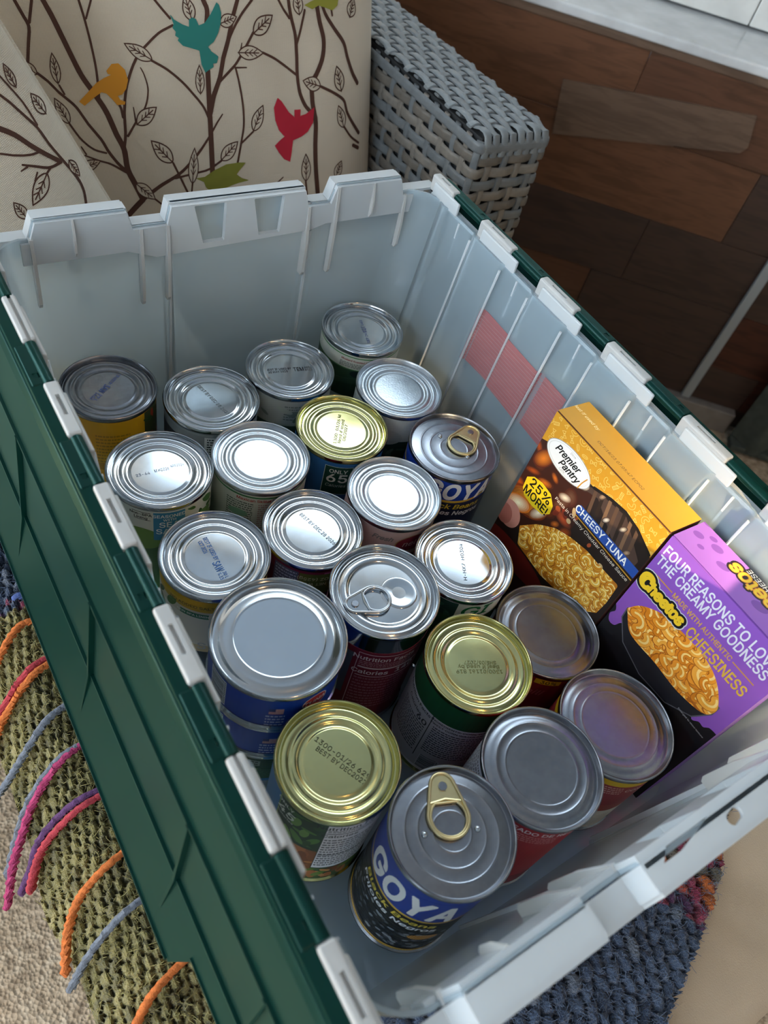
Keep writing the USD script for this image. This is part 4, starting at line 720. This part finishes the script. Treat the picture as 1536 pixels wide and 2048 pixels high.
def goya(p, A, H, cen, lh, zc, sp, zl, t1, t2, dark):
    p.add(band(A, 4, zl), dark)
    if dark == '14161c':
        for k in range(150): p.add(ell(A(rg.uniform(-75, 75)), rg.uniform(12, zl - 22), rg.uniform(1.6, 2.6), rg.uniform(1.1, 1.6), 5, rg.uniform(0, 180)), ('4a515e', '08090c', '7a8490')[k % 3])
        p.add(band(A, 4.5, 9), 'b8923a'); [p.add(ell(A(d), 6.7, .4, .4, 4), '6a4f18') for d in range(-85, 86, 3)]
        o = ell(A(46), 42, 9.5, 5.5, 14, 8); p.add(o, 'c08a35'); [p.add(LineString([(A(46) + x, 37), (A(46) + x + 1.5, 47)]).buffer(.35).intersection(o), '8a5a1c') for x in np.arange(-9, 9, 1.7)]
    u = np.linspace(A(-85), A(85), 50); arc = [(q, zl + 9 * ((q - A(10)) / A(75)) ** 2) for q in u]; p.add(Polygon(arc + [(u[-1], zl - 1), (u[0], zl - 1)]).difference(Polygon(arc + [(u[-1], zl - 1), (u[0], zl - 1)]).buffer(.01)), '1f3f9e') if False else None
    p.add(Polygon([(a, b) for a, b in arc] + [(u[-1], 160), (u[0], 160)]), '1d3d9c'); p.add(LineString(arc).buffer(1.3), 'd0ad3a')
    for k, ch in enumerate('GOYA'):
        g = text_shape(ch, lh, italic=8, bold=True, stretch=1.0, fat=lh * .035); w = g.bounds[2] - g.bounds[0]; g = affinity.scale(g, A(sp) * .93 / w, 1, origin=(0, 0)); p.add(at(g, A(cen + sp * (k - 1.5)), zc), 'eef0f4')
    p.add(at(text_shape('Black Beans', t1[1], italic=10, bold=True, stretch=1.15), A(cen - 2), t1[0]), 'd8c23a').add(at(text_shape('Frijoles Negros', t2[1], italic=10, bold=True, stretch=1.1), A(cen - 2), t2[0]), 'dfe6f4')
def s7(p, A, H): goya(p, A, H, 29, 17, 97, 23, 85, (79, 5.5), (71, 5), '1a2444')
def s21(p, A, H): goya(p, A, H, 6, 27, 97, 26.5, 77, (69.5, 6.2), (60.5, 5.6), '14161c')
def s8(p, A, H):
    p.add(band(A, 4, 82), '3d6b3c'); p.add(ell(A(-22), 78, 16, 12), '6f9a4a'); leaves(p, A, 27, 70, 76, H - 8, 11, ('6f9a52', '4a7a3e', '8fb066', '38602f'))
    p.add(at(text_shape('Non-BPA', 2.6, bold=True), A(-22), H - 10), '26302c').add(at(text_shape('Lining', 2.6, bold=True), A(-22), H - 13.6), '26302c').add(band(A, H - 8, H - 7.5, -32, -11), '26302c').add(band(A, H - 16, H - 15.6, -30, -11), '26302c')
    p.add(band(A, 78, H - 6.5, -8, 27), '3a8fbc'); [p.add(at(text_shape(t, h, bold=True), A(9.5), z), 'eef4f4') for t, h, z in (('SEASONED', 3.2, H - 10.5), ('WITH', 2.4, H - 14.6), ('SEA', 5.6, H - 20), ('SALT', 5.6, H - 27.5))]
def s9(p, A, H): p.add(band(A, H - 8, H - 6.6), '2f7a45'); p.add(at(text_shape('Mexican Skillet Pizza', 2.7, bold=True), A(6), H - 10.8), 'a83030'); panel(p, A, -36, -2, 66, H - 14, '5a6a60', 13); panel(p, A, 4, 40, 66, H - 14, 'b08a86', 13); p.add(ell(A(-20), 84, 8, 4), '7aa888')
def s10(p, A, H): p.add(ell(A(44), H - 20, 15, 9.5, 16), 'b89a6a').add(ell(A(44), H - 20, 14, 8.6, 16), '8f2f42').add(at(text_shape('nel', 6, italic=12), A(40), H - 20), 'e4d0cc'); p.add(at(text_shape('Fresh', 4.5, italic=18), A(4), H - 14).boundary.buffer(.25), '8f8a86'); p.add(band(A, 4, 76), '9c5a5c')
def s11(p, A, H):
    p.add(band(A, 4, H - 15, -170, 170), '6b2436').add(band(A, H - 30, H - 7.5, -36, -5), '6a6f78'); panel(p, A, -34, -7, H - 29, H - 8.5, 'c8ccd2', 6); p.add(band(A, H - 32, H - 8, -4, 42), '6f7a30'); p.add(at(text_shape('NET WT', 3.0, bold=True), A(16), H - 20, 180), 'd8d49a').add(at(text_shape('15 OZ (425g)', 3.4, bold=True), A(18), H - 14, 180), 'd8d49a'); p.add(band(A, H - 8, H - 6.4, 24, 60), 'd46a92')
def s12(p, A, H):
    p.add(band(A, H - 18, H, -170, 170), 'cda52e').add(band(A, 46, H - 26, -60, 40), 'e8e6da').add(ell(A(-12), 48, 16, 7), 'd8c9a0'); p.add(at(text_shape('NO ADDED SALT', 3.0, bold=True), A(-22), H - 13.5, 3), '6b5a1c')
    p.add(band(A, H - 26, H - 20.5, -34, -2), '2f7a58'); p.add(at(text_shape('NON BPA LINING', 2.2, bold=True), A(-18), H - 23.2), 'eef2e8'); leaves(p, A, -70, -40, 20, 100, 6, ('4f7a3a', '3b5f30')); p.add(at(text_shape('S', 8, bold=True), A(-8), 54), 'c8ccd0'); p.add(band(A, 4, 46), '3a4a58')
def s13(p, A, H): p.add(band(A, 4, H, -170, 16), '1d3f3a'); leaves(p, A, -30, 14, 70, H - 8, 8, ('2c5a4c', '163230')); p.add(at(text_shape('GI', 11, italic=16, bold=True, stretch=1.3), A(40), H - 13), '1f7a48'); p.add(band(A, 4, 84), '2c5a3c')
def s14(p, A, H):
    pu = lambda z0, z1, d0, d1, c='e0ccd0': p.add(band(A, z0, z1, d0, d1), c)
    pu(20, H - 24.5, -3, -2.2); pu(H - 25, H - 24.2, -3, 80); p.add(at(text_shape('Nutrition Facts', 4.6, bold=True, stretch=1.05), A(27), H - 30), 'f0e4e6'); panel(p, A, 0, 60, H - 40, H - 33.5, 'c89aa4', 3); pu(H - 43, H - 41, 0, 70); p.add(at(text_shape('Calories', 5, bold=True), A(15), H - 48), 'f0e4e6').add(at(text_shape('140', 6, bold=True), A(55), H - 47), 'f0e4e6'); pu(H - 54, H - 53, 0, 70); panel(p, A, 0, 60, 24, H - 55, 'a8707c', 11); pu(40, H - 28, -34, -8, '55606e')
def tuna(p, A, H):
    barcode(p, A, -58, -36, 6, H - 8)
    fz = H * .55; w = A(10); p.add(sbox(A(4), fz - 3, A(4) + 9, fz + 4), 'e8e8ee'); [p.add(sbox(A(4), fz - 3 + k, A(4) + 9, fz - 3 + k + .55), 'b83a40') for k in range(0, 7)]; p.add(sbox(A(4), fz + .5, A(4) + 4, fz + 4), '2a3f80'); panel(p, A, 2, 18, 4, fz - 4, 'b8c4e4', 4)
    p.add(ell(A(44), H * .6, 9, 8, 12), 'd8dce8').add(ell(A(44), H * .6, 8.2, 7.2, 12), 'c03a3c').add(at(text_shape('TUNA', 4.2, italic=10, bold=True), A(44), H * .6), 'f0f0f4'); p.add(band(A, 3, 5.5), '12297a')
def tuna3(p, A, H): p.add(band(A, 4, H, -20, 170), '2c4a3a'); barcode(p, A, -58, -36, 8, H - 8); p.add(band(A, H - 17, H - 9, -28, 6), '8a948c'); panel(p, A, -26, 4, H - 16.5, H - 9.5, '2c3a34', 2); leaves(p, A, -18, 30, 6, 22, 6, ('4a6a48', '6a7f58'))
def s16(p, A, H):
    p.add(band(A, H - 28, H), '1f5c38').add(band(A, 4, H - 30), 'cfcdd2').add(band(A, 20, H - 30, -11, -10), '2b2b30'); p.add(at(text_shape('Nutrition Facts', 3.4, bold=True), A(-38), H - 34), '2b2b30').add(at(text_shape('Calories', 3.4, bold=True), A(-38), H - 42), '2b2b30').add(at(text_shape('60', 6, bold=True), A(-21), H - 46), '2b2b30'); panel(p, A, -58, -14, 24, H - 50, '55555c', 12)
    p.add(at(text_shape('INGREDIENTS: CORN, WATER,', 2.3, bold=True), A(24), H - 33), '2b2b30').add(at(text_shape('SWEET CORN WATER SALT', 2.3, bold=True), A(21), H - 37), '2b2b30'); panel(p, A, -6, 54, 34, H - 40, '4a4a52', 13); barcode(p, A, -4, 20, 8, 28)
def s17(p, A, H): p.add(band(A, H - 12, H - 6, 18, 46), 'd8b520').add(at(text_shape('30%', 4, bold=True), A(33), H - 9), '2c2412'); p.add(at(text_shape('Chili', 7, italic=16, bold=True), A(20), H - 24), 'b86a70'); p.add(band(A, 4, 40), '3a1c20')
def s18(p, A, H): p.add(band(A, H - 12.5, H), 'dcb81e').add(band(A, 4, 44), 'd9d0c2').add(ell(A(60), 46, 14, 6), 'a8443a'); panel(p, A, 34, 54, H - 26, H - 14, 'dcb0a8', 4); p.add(at(text_shape('CON', 4, bold=True), A(66), H - 20), 'e8d8d0')
def s19(p, A, H):
    p.add(band(A, 4, H, -170, -38), '2f7ab8').add(band(A, 60, H, -38, 14), '22402a'); leaves(p, A, -22, 14, 66, H - 8, 14, ('3f6b2f', '5c8a3c', '2c5226', '75a04a')); p.add(band(A, 4, 62, -38, 14), '8a5230'); leaves(p, A, -36, 14, 14, 62, 22, ('b0683a', '7a4226', 'c98a52', '9a5a34'))
    p.add(LineString([(A(-37), 62), (A(-37), H)]).buffer(.4), '8fb05a'); p.add(at(text_shape('ONLY', 3.6, bold=True), A(-29), H - 12), 'eef2e8').add(at(text_shape('45', 8.5, italic=10, bold=True), A(-27), H - 21), 'eef2e8').add(at(text_shape('Calories', 2.6, italic=10), A(-27), H - 28.5), 'eef2e8')
    p.add(band(A, 30, H - 6.5, 14, 75), '2b2b2e').add(sbox(A(14) + .5, 30.5, A(75), H - 7), 'e6e4ea'); p.add(at(text_shape('Nutrition Facts', 4.8, bold=True), A(40), H - 11), '1c1c20'); panel(p, A, 16, 60, H - 18, H - 14, '2c2c30', 2); p.add(band(A, H - 20.5, H - 19.3, 15.5, 74), '2b2b2e').add(at(text_shape('Calories', 4.2, bold=True), A(29), H - 24), '1c1c20'); panel(p, A, 16, 66, 34, H - 29, '5a5a64', 12); p.add(band(A, 56, 57, 15.5, 74), '2b2b2e'); leaves(p, A, 14, 60, 8, 28, 12, ('b0683a', 'c98a52', '6a8a3a', '7a4226'))
def s20(p, A, H):
    p.add(band(A, 30, H - 6, -75, -34), 'c9ccd2'); panel(p, A, -73, -36, 34, H - 8, '23262c', 18); p.add(at(text_shape('ESTOFADO DE RES', 4.4, bold=True), A(32), H - 11), 'f0e0e0'); panel(p, A, 8, 60, H - 26, H - 15, 'd88a8c', 4); p.add(band(A, 4, 26), '8a1a22')
B = 'black date code'
food_can(1, 'farthest can, green-and-white label with red recipe heading, in the far corner', 'beaded', 'tinplate', 'd5dbcf', s1, ('6a78a8', (-3, -17), (6, 14), [('SEP 26', 2.4, 0, .42, 0), ('KQT', 4., .46, .72, 0), ('1402', 2.4, .77, 1, 0)]))
food_can(2, 'silver can with a TEM date code on its lid, before the far wall', 'beaded', 'tinplate', 'b9c0bb', s2, ('33363a', (-19, 6), (20, -3), [('BEST IF USED BY', 2.3, 0, .54, 1.5), ('28 MAY 2025', 2.3, .02, .44, -1.7), ('TEM', 4.6, .58, .80, 0), ('0952', 2.2, .83, 1.0, 1.5), ('07:17', 2.2, .83, 1.0, -1.6)]))
food_can(3, 'plain bluish-lidded can just left of the taped wall, no code', 'beaded', 'tinplate_frosted', 'c4cac4', s3)
food_can(4, 'can with barcode stripes and a slanting faint BEST BY code, second from far left', 'beaded', 'tinplate', '8d979e', s4, ('9aa0a2', (-3, 19), (6, -19), [('BEST BY DEC 28 2027', 3., 0, 1, 0)]))
food_can(5, 'yellow-labelled can in the far left corner with a blue SAW code', 'beaded', 'tinplate_dull', 'd9a41c', s5, ('3f62b8', (17, 16), (-15, -8), [('BEST IF USED BY', 2.6, 0, .46, 0), ('SAW', 5., .50, .74, 0), ('29 L', 2.4, .78, 1, 1.6), ('16:52', 2.4, .78, 1, -1.5)]))
food_can(6, 'gold-lidded can with blue label reading ONLY 65 Calories', 'beaded', 'gold_lacquer', '2f6fae', s6, ('8a8a5c', (-11, -13), (9, 14), [('1300-01/26 M', 2.6, 0, 1, 2.6), ('Best if used', 2.6, .05, .85, -.8), ('06/2027', 2.6, .15, .7, -4.2)]))
r_, H_ = food_can(7, 'farther blue bean can beside the long wall, with a gold pull tab', 'goya', 'tinplate_dull', '1d3d9c', s7); pull_tab(r_, (31.0, 13.5), (-2.5, -5.5), H_ - .0024, 'tab_gold', ((-3.6, 15.9), (5.1, -12.5)))
food_can(8, 'can with a blue sea-salt panel and green leaves on its label', 'beaded', 'tinplate', 'dfe4da', s8, ('8f98ac', (-17, 2.5), (18, -.5), [('23-44', 2.4, 0, .28, -.6), ('M H2026', 2.8, .38, .68, 0), ('APR2026', 2.6, .72, 1, 1.2)]))
food_can(9, 'bright frosted-lidded can whose pale label has a red skillet recipe heading', 'beaded', 'tinplate_frosted', 'c9d0c5', s9)
food_can(10, 'pinkish-labelled can with a dark red oval and frosted lid', 'beaded', 'tinplate_frosted', 'd8bcb6', s10)
food_can(11, 'can with an embossed BEST BY DEC 28 lid and upside-down 15 OZ label', 'beaded', 'tinplate', '8f2c44', s11, ('8a9298', (-1, 17), (9, -17), [('BEST BY DEC.28 2026', 2.9, 0, 1, 0)]))
food_can(12, 'yellow-topped can with a blue BEST IF USED BY SAW code on the lid', 'beaded', 'tinplate', 'd8d2c0', s12, ('3f78c8', (-1.5, 17), (-1.5, -19), [('BEST IF USED BY', 3.0, 0, .56, 1.4), ('OCT 2026', 3.0, .04, .34, -2.9), ('SAW', 5.4, .59, .82, 0), ('30 L', 2.4, .85, 1, 1.8), ('S 15', 2.4, .85, 1, -1.6)]))
food_can(13, 'can with green italic letters on a white-and-dark-green label, left of the orange box', 'beaded', 'tinplate', 'e2e6e0', s13, ('9aa4ae', (-8, -14), (8, 15), [('H-HX7', 2.6, 0, .45, 0), ('H0304', 2.6, .55, 1, 0)]))
r_, H_ = food_can(14, 'dark red Nutrition Facts can with a silver pull tab', 'easy', 'tinplate', '7c2036', s14, band=(.005, .0215)); pull_tab(r_, (-31.0, .8), (1.5, -4.6), H_ - .0028, 'tinplate')
wl = lathe([(.0128, H_ - .0041), (.0118, H_ - .0033), (.0095, H_ - .0040), (0, H_ - .0044)], 40); wl.apply_translation((.0095, -.004, 0)); obj('finger_well', wl, 'tinplate', r_, smooth=60)
th = CANS[15][3] / 3
food_can(15, 'green-sided tuna can at the bottom of the blue stack', 'wide', 'tinplate', '1f4a9c', tuna3, z0=0., H=th, band=(.004, .004), name='tuna_can')
food_can(15, 'blue tuna can in the middle of the stack of three', 'wide', 'tinplate', '1b46ae', tuna, z0=th, H=th, band=(.004, .004), name='tuna_can')
food_can(15, 'wide blue tuna can with a small flag, topmost of the stack', 'wide', 'tinplate', '1b46ae', tuna, z0=2 * th, H=th, band=(.004, .004), name='tuna_can')
food_can(16, 'gold-lidded can with a green band over a pale ingredients label', 'beaded', 'gold_lacquer', '1f5c38', s16, ('77774c', (14, -9), (-15, 5), [('1300/01161 819', 2.8, 0, 1, 3.4), ('Best if used by', 2.6, .05, .95, 0), ('SHE/05/2027', 2.6, .1, .8, -3.2)]))
food_can(17, 'short grey-lidded can with a yellow 30% tag, next to the orange box', 'matte', 'tinplate_dull', '8a2630', s17)
food_can(18, 'short grey-lidded can with a yellow band, next to the purple box', 'matte', 'tinplate_dull', '9c3038', s18)
food_can(19, 'gold-lidded can with leaves, ONLY 45 Calories and a Nutrition Facts panel', 'beaded', 'gold_lacquer', '3a5a34', s19, ('4a4a38', (-7, 17), (10, -18), [('1300-01/26 629', 3.0, 0, 1, 2.2), ('BEST BY DEC2027', 3.0, .1, 1, -2.2)]))
food_can(20, 'bright red can with white Spanish lettering and a dull silver lid', 'matte', 'tinplate_dull', 'b0222c', s20)
r_, H_ = food_can(21, 'nearest can, blue black-beans label and a large gold pull tab', 'goya', 'tinplate_dull', '1d3d9c', s21); pull_tab(r_, (11.9, 31.0), (-2.4, -4.3), H_ - .0024, 'tab_gold', ((-14.9, 5.9), (13.7, -5.8)))

# ---------------------------------------------------------------- boxed macaroni
plain('card_orange', 'c98d22', .5); plain('card_purple', '8450b0', .45); plain('card_brown', '5f3a24', .6)
def carton(name, label, y0, W, D, x_bot, m_side, front, top, side_mat=None, H=.1963, H0=.2006, W0=.1187):
    V = V3(.0128, 0, .2); V /= np.linalg.norm(V); U = V3(0, -1, 0); Nv = np.cross(U, V); o = V3(x_bot, y0, .0008)
    if Nv[0] > 0: Nv = -Nv
    x = UsdGeom.Xform.Define(stage, numbered('/World/' + name)); x.AddTranslateOp().Set(Gf.Vec3d(*map(float, o))); root = tag(x.GetPrim(), label, 'box')
    fr_ = lambda t: to_frame(t, (0, 0, 0), U, V, -Nv)
    e = .0009; body = m2t(rbox(0, W, 0, H, 0, D, e)); obj('carton', fr_(body), side_mat or m_side, root)
    w = .0004; tl_ = m2t(rbox(.0006, W - .0006, H - .0004, H + .0006, .0012, D - .0004, .0003)); obj('top_flap', fr_(tl_), m_side, root)
    ku, kv = W / W0, H / H0; pr = Print(); front(pr, W0 * 1000, H0 * 1000); t, col = pr.build(lambda u, v, l: np.outer(u * ku, U) + np.outer(v * kv, V) + Nv * (.00015 + l[..., None] if np.ndim(l) else .00015 + l), 0, sbox(.2, .2, W0 * 1000 - .2, H0 * 1000 - .2), lift=.00004); obj('front_print', t, 'printed', root, color=col)
    pr = Print(); top(pr, W * 1000, D * 1000); t, col = pr.build(lambda u, v, l: np.outer(u, U) + np.outer(v, -Nv) + V * (H + .0008 + l), 0, sbox(.2, .2, W * 1000 - .2, D * 1000 - .2), lift=.00004); obj('top_print', t, 'printed', root, color=col)
    return root
def macaroni(p, region, n, cols, seed, s=3.2):
    r2 = np.random.default_rng(seed); x0, y0, x1, y1 = region.bounds
    for k in range(n):
        u, v = r2.uniform(x0, x1), r2.uniform(y0, y1)
        if not region.contains(Point(u, v)): continue
        a = r2.uniform(0, 360); rr = s * r2.uniform(.75, 1.2); t = np.radians(np.linspace(a, a + r2.uniform(120, 200), 9)); arc = LineString(np.c_[u + rr * np.cos(t), v + rr * np.sin(t)])
        p.add(arc.buffer(rr * .66).intersection(region), cols[0]).add(affinity.translate(arc, rr * .05, rr * .06).buffer(rr * .58).intersection(region), cols[1 + k % (len(cols) - 2)]).add(affinity.translate(arc, rr * .14, rr * .22).buffer(rr * .16).intersection(region), cols[-1])
def pasta_pattern(p, region, seed, col):
    r2 = np.random.default_rng(seed); x0, y0, x1, y1 = region.bounds
    for gx in np.arange(x0 - 2, x1 + 4, 8.0):
        for gy in np.arange(y0 - 2, y1 + 4, 7.2):
            u, v, k, a = gx + r2.uniform(-1.2, 1.2), gy + r2.uniform(-1.2, 1.2), r2.integers(4), r2.uniform(0, 360)
            if k == 0: t = np.radians(np.linspace(0, 170, 9)); g = LineString(np.c_[2.6 * np.cos(t), 2.6 * np.sin(t)]).buffer(1.3); g = g.difference(g.buffer(-.38))
            elif k == 1: g = Polygon([(-3, -2), (-3, 2), (0, .6), (3, 2), (3, -2), (0, -.6)]); g = g.difference(g.buffer(-.38)).union(LineString([(-1, -.8), (-1, .8)]).buffer(.2)).union(LineString([(1, -.8), (1, .8)]).buffer(.2))
            elif k == 2: g = sbox(-3, -1.4, 3, 1.4); g = g.difference(g.buffer(-.38)).union(unary_union([LineString([(q, -1.2), (q + .8, 1.2)]).buffer(.2) for q in (-2, -.7, .6, 1.9)]))
            else: g = ell(0, 0, 3, 1.5); g = g.difference(g.buffer(-.38)).union(LineString([(-2, 0), (2, 0)]).buffer(.2))
            p.add(at(affinity.scale(g, .95, .95), u, v, a).intersection(region), col)
def orange_front(p, W, H):
    arc = [(0, 172), (10, 176), (30, 177), (57, 178), (72, 182.5), (86, 184.5), (100, 182), (117, 174.5), (W, 173)]
    photo = Polygon([(0, 0)] + arc + [(W, 0)]); p.add(sbox(0, 0, W, H), 'cb9126'); pasta_pattern(p, sbox(0, 165, W, H - 1).difference(photo), 3, 'e6c46a')
    p.add(photo, '241a16'); r2 = np.random.default_rng(11)
    sp = photo.intersection(sbox(0, 90, W, 190))
    def glow(u, v, a, b, c0, c1, rot=0, n=7):
        c0, c1 = np.array(lin(c0)), np.array(lin(c1))
        for k in range(n): q = k / (n - 1); p.add(ell(u, v, a * (1 - .85 * q), b * (1 - .85 * q), 10, rot).intersection(sp), tuple(float(x) for x in c0 * (1 - q) + c1 * q))
    p.add(sbox(0, 90, 60, 175).intersection(sp), '3a1c12')
    for k in range(16): u, v = r2.uniform(0, 58), r2.uniform(112, 175); glow(u, v, r2.uniform(5, 11), r2.uniform(3, 7), '4a2214', ('a84a16', '8a3a12', 'c86a20', '6a4a38')[k % 4], r2.uniform(0, 180), 5)
    glow(10, 160, 12, 7, '5a2412', 'd87a24', 60); glow(16, 116, 22, 13, '6a2c12', 'e8902c', 20); glow(10, 108, 14, 8, 'd07020', 'fff2c8', 30); glow(30, 118, 12, 5, '8a4a20', 'f8e8c8', 60); glow(42, 150, 7, 4, '5a3424', 'e8d8c0', 30); glow(50, 134, 9, 5, '5a2c1c', 'c05028', 0)
    p.add(Polygon([(40, 168), (64, 176), (90, 160), (112, 150), (112, 162), (88, 180), (60, 176)]).buffer(2).intersection(photo.buffer(-1.5)), '4a3830')
    for k in range(7): u = 62 + k * 7; p.add(Polygon([(u, 158), (u + 3, 158), (u - 2, 182), (u - 5, 182)]).intersection(photo.buffer(-1.6)), ('5c4434', '2c2018', '7a5c44')[k % 3])
    for k, (u, v) in enumerate(((52, 172), (66, 178), (78, 166), (92, 172), (104, 160))): glow(u, v, 4.5, 2.2, '4a3830', ('d8c8b0', 'b89878', 'e8dccc')[k % 3], 60, 4)
    for k in range(12): p.add(ell(r2.uniform(40, 100), r2.uniform(130, 150), r2.uniform(2, 5), r2.uniform(1, 2.4), 8, r2.uniform(0, 180)).intersection(sp), ('7a2e1c', '9a4a2a', 'c9a878', '3a201a')[k % 4])
    p.add(ell(8, 92, 12, 13), 'c98a7a').add(ell(4, 88, 8, 10), 'b06a5c'); pst = Polygon([(24, 92), (36, 108), (50, 120), (64, 126), (80, 130), (95, 130), (112, 131), (113, 112), (112, 98), (100, 84), (60, 76), (30, 78)]).buffer(2)
    p.add(pst, 'b8701c'); macaroni(p, pst, 300, ('a8641c', 'e0a030', 'eeb848', 'd48c24', 'fae49a'), 4, 3.4)
    p.add(Polygon([(0, 0), (W, 0), (W, 70), (80, 62), (40, 66), (0, 78)]), '2c1712'); p.add(ell(30, 62, 40, 12), '6a1c16')
    p.add(LineString(arc[3:8]).buffer(1.1), '1c1612')
    c = (29.5, 175); p.add(ell(*c, 23.8, 12.6, 24), '9a9a98').add(ell(*c, 23.2, 12.0, 24), 'e4e6e6').add(ell(*c, 21.6, 10.8, 24), 'c8cccc').add(ell(*c, 21.2, 10.4, 24), 'e8eaea')
    sc = lambda s, h: text_shape(s, h, italic=20, stretch=.86, fat=.22)
    p.add(at(sc('Premier', 6.0), 28, 178, -2), '1a1a1a').add(at(sc('Pantry', 6.0), 34, 170.5, -2), '1a1a1a'); p.add(LineString(smooth_line([(46, 166), (47, 172), (49, 178)], 5)).buffer(.5), 'c08a3a'); p.add(at(text_shape('Dine', 2, italic=10), 30, 183.5), '9a9a98').add(at(text_shape('Cafe', 2, italic=10), 28, 166), '9a9a98')
    bd = Polygon([(8, 124), (7, 134), (12, 139), (20, 141), (30, 140), (36, 134), (37, 127), (32, 121), (22, 119), (12, 120)]).buffer(1.5); p.add(bd, 'e8c820'); p.add(at(text_shape('25%', 8.0, bold=True), 22, 135), '1c1812').add(at(text_shape('MORE!', 7.6, bold=True, stretch=.86), 22, 125), '1c1812')
    p.add(LineString([(57, 147), (W, 146)]).buffer(.5), 'c8902a').add(sbox(56, 148.5, W, 157.5).union(ell(57, 153, 3, 4.5)), '2a4fa0'); p.add(at(text_shape('CHEESY TUNA', 6.2, bold=True, stretch=.92), 81, 153.2), 'f2f2ee')
    p.add(at(text_shape('Pasta in Creamy Cheddar Cheese Sauce', 3.1, italic=8), 76, 143), 'e4dcd0')
def orange_top(p, W, D):
    p.add(sbox(0, 0, W, D), 'd09a2c'); p.add(at(text_shape('Best if used by', 3.0, italic=8, bold=True), 13, D * .56), 'f2dca0'); p.add(at(text_shape('OCT/18/23 07:05:47 ECP02', 2.6), 60, D * .28), '4a3a1c')
def purple_front(p, W, H):
    p.add(sbox(0, 0, W, H), '8a55b8'); drip = smooth_line([(-4, 122), (0, 120), (3, 115), (1, 109), (4, 103), (9, 104), (12, 111), (18, 112), (60, 100), (82, 101), (86, 108), (90, 104), (94, 108), (98, 108), (101, 112), (106, 113), (W + 4, 112)], 6)
    p.add(Polygon([(-5, -5)] + [tuple(q) for q in drip] + [(W + 5, -5)]).buffer(0), '15151a')
    for t, v, u in (('FOUR REASONS TO LOVE', 189, 51), ('THE CREAMY GOODNESS', 179, 51)): g = text_shape(t, 8.4, bold=True, stretch=1.); w = g.bounds[2] - g.bounds[0]; p.add(at(affinity.scale(g, 97 / w, 1, origin=(0, 0)), u, v), 'dcdce6')
    for a, b, v in ((5, 24, 167.5), (80, 98, 167)): p.add(sbox(a, v - .5, b, v + .5), 'c9923a')
    g = text_shape('MADE WITH AUTHENTIC', 4.4, bold=True); w = g.bounds[2] - g.bounds[0]; p.add(at(affinity.scale(g, 53 / w, 1, origin=(0, 0)), 52, 167.3), 'd0a040')
    g = text_shape('CHEESINESS', 9.2, bold=True); w = g.bounds[2] - g.bounds[0]; p.add(at(affinity.scale(g, 51 / w, 1, origin=(0, 0)), 73, 156.5), 'd8b03c')
    bowl = Polygon([(9, 126), (10, 116), (22, 100), (45, 92), (70, 94), (88, 106), (95, 122), (95, 131), (60, 116), (30, 113)]); p.add(bowl.buffer(1), '5a5a62').add(bowl, '1f1f26')
    heap = Polygon(smooth_line([(10, 126), (16, 137), (30, 147), (42, 149), (53, 150), (64, 150), (74, 148), (84, 142), (93, 131), (94, 124), (90, 117), (76, 113), (65, 112), (46, 113), (30, 112), (20, 114), (10, 126)], 4)).buffer(1.5)
    p.add(heap, 'b5651a'); macaroni(p, heap, 190, ('b8661a', 'ee9a2c', 'f4ac40', 'e0881e', 'fcd888'), 8, 5.2)
    lg = text_shape('Cheetos', 9.5, italic=6, bold=True, stretch=.94); c0 = text_shape('C', 13, bold=True, stretch=.9)
    lg = affinity.scale(lg, 38 / (lg.bounds[2] - lg.bounds[0]), 1, origin=(0, 0)); lg = unary_union([lg, at(c0, -16.5, 1)]).buffer(.35); lg = at(lg, 23, 156.5, 0)
    p.add(lg.buffer(2.9), 'c8ccd4').add(lg.buffer(2.1), '17171a').add(lg.buffer(.2), 'f0c62c')
    p.add(at(text_shape('Enlarged to show texture', 1.5), 91, 101), 'b8b8c0')
def purple_top(p, W, D):
    p.add(sbox(0, 0, W, D), '9a66c4')
    for u, v, a, b in ((3, 36, 5, 4), (7, 19, 4, 3), (14, 27, 3, 2.2), (23, 37, 5, 4), (15, 12, 2.6, 2), (21, 23, 4.5, 3.4), (33, 15, 5, 3), (66, 14, 6, 4), (82, 33, 5, 4), (95, 12, 5, 4)): p.add(ell(u, v, a, b, 10, 20), '7c4ca8')
    lg = text_shape('Cheetos', 11, italic=6, bold=True); lg = affinity.scale(lg, 56 / (lg.bounds[2] - lg.bounds[0]), 1, origin=(0, 0)).buffer(.5); lg = at(lg, 62, 22, 180); mc = at(text_shape("MAC'N CHEESE", 4.2, italic=8, bold=True), 64, 31, 180)
    p.add(lg.buffer(1.6).union(mc.buffer(1.2)), '221820').add(lg, 'e8922c').add(lg.buffer(-.55), 'f4cc3a').add(mc, 'f0ece4')
carton('macaroni_box', 'orange cheesy tuna pasta box with a white oval badge, in the back', .2535, .1203, .033, .3128, 'card_orange', orange_front, orange_top, side_mat='card_brown')
carton('macaroni_box', 'purple cheese macaroni box with white capitals, nearer the viewer', .1313, .1082, .0335, .3128, 'card_purple', purple_front, purple_top, W0=.1068)
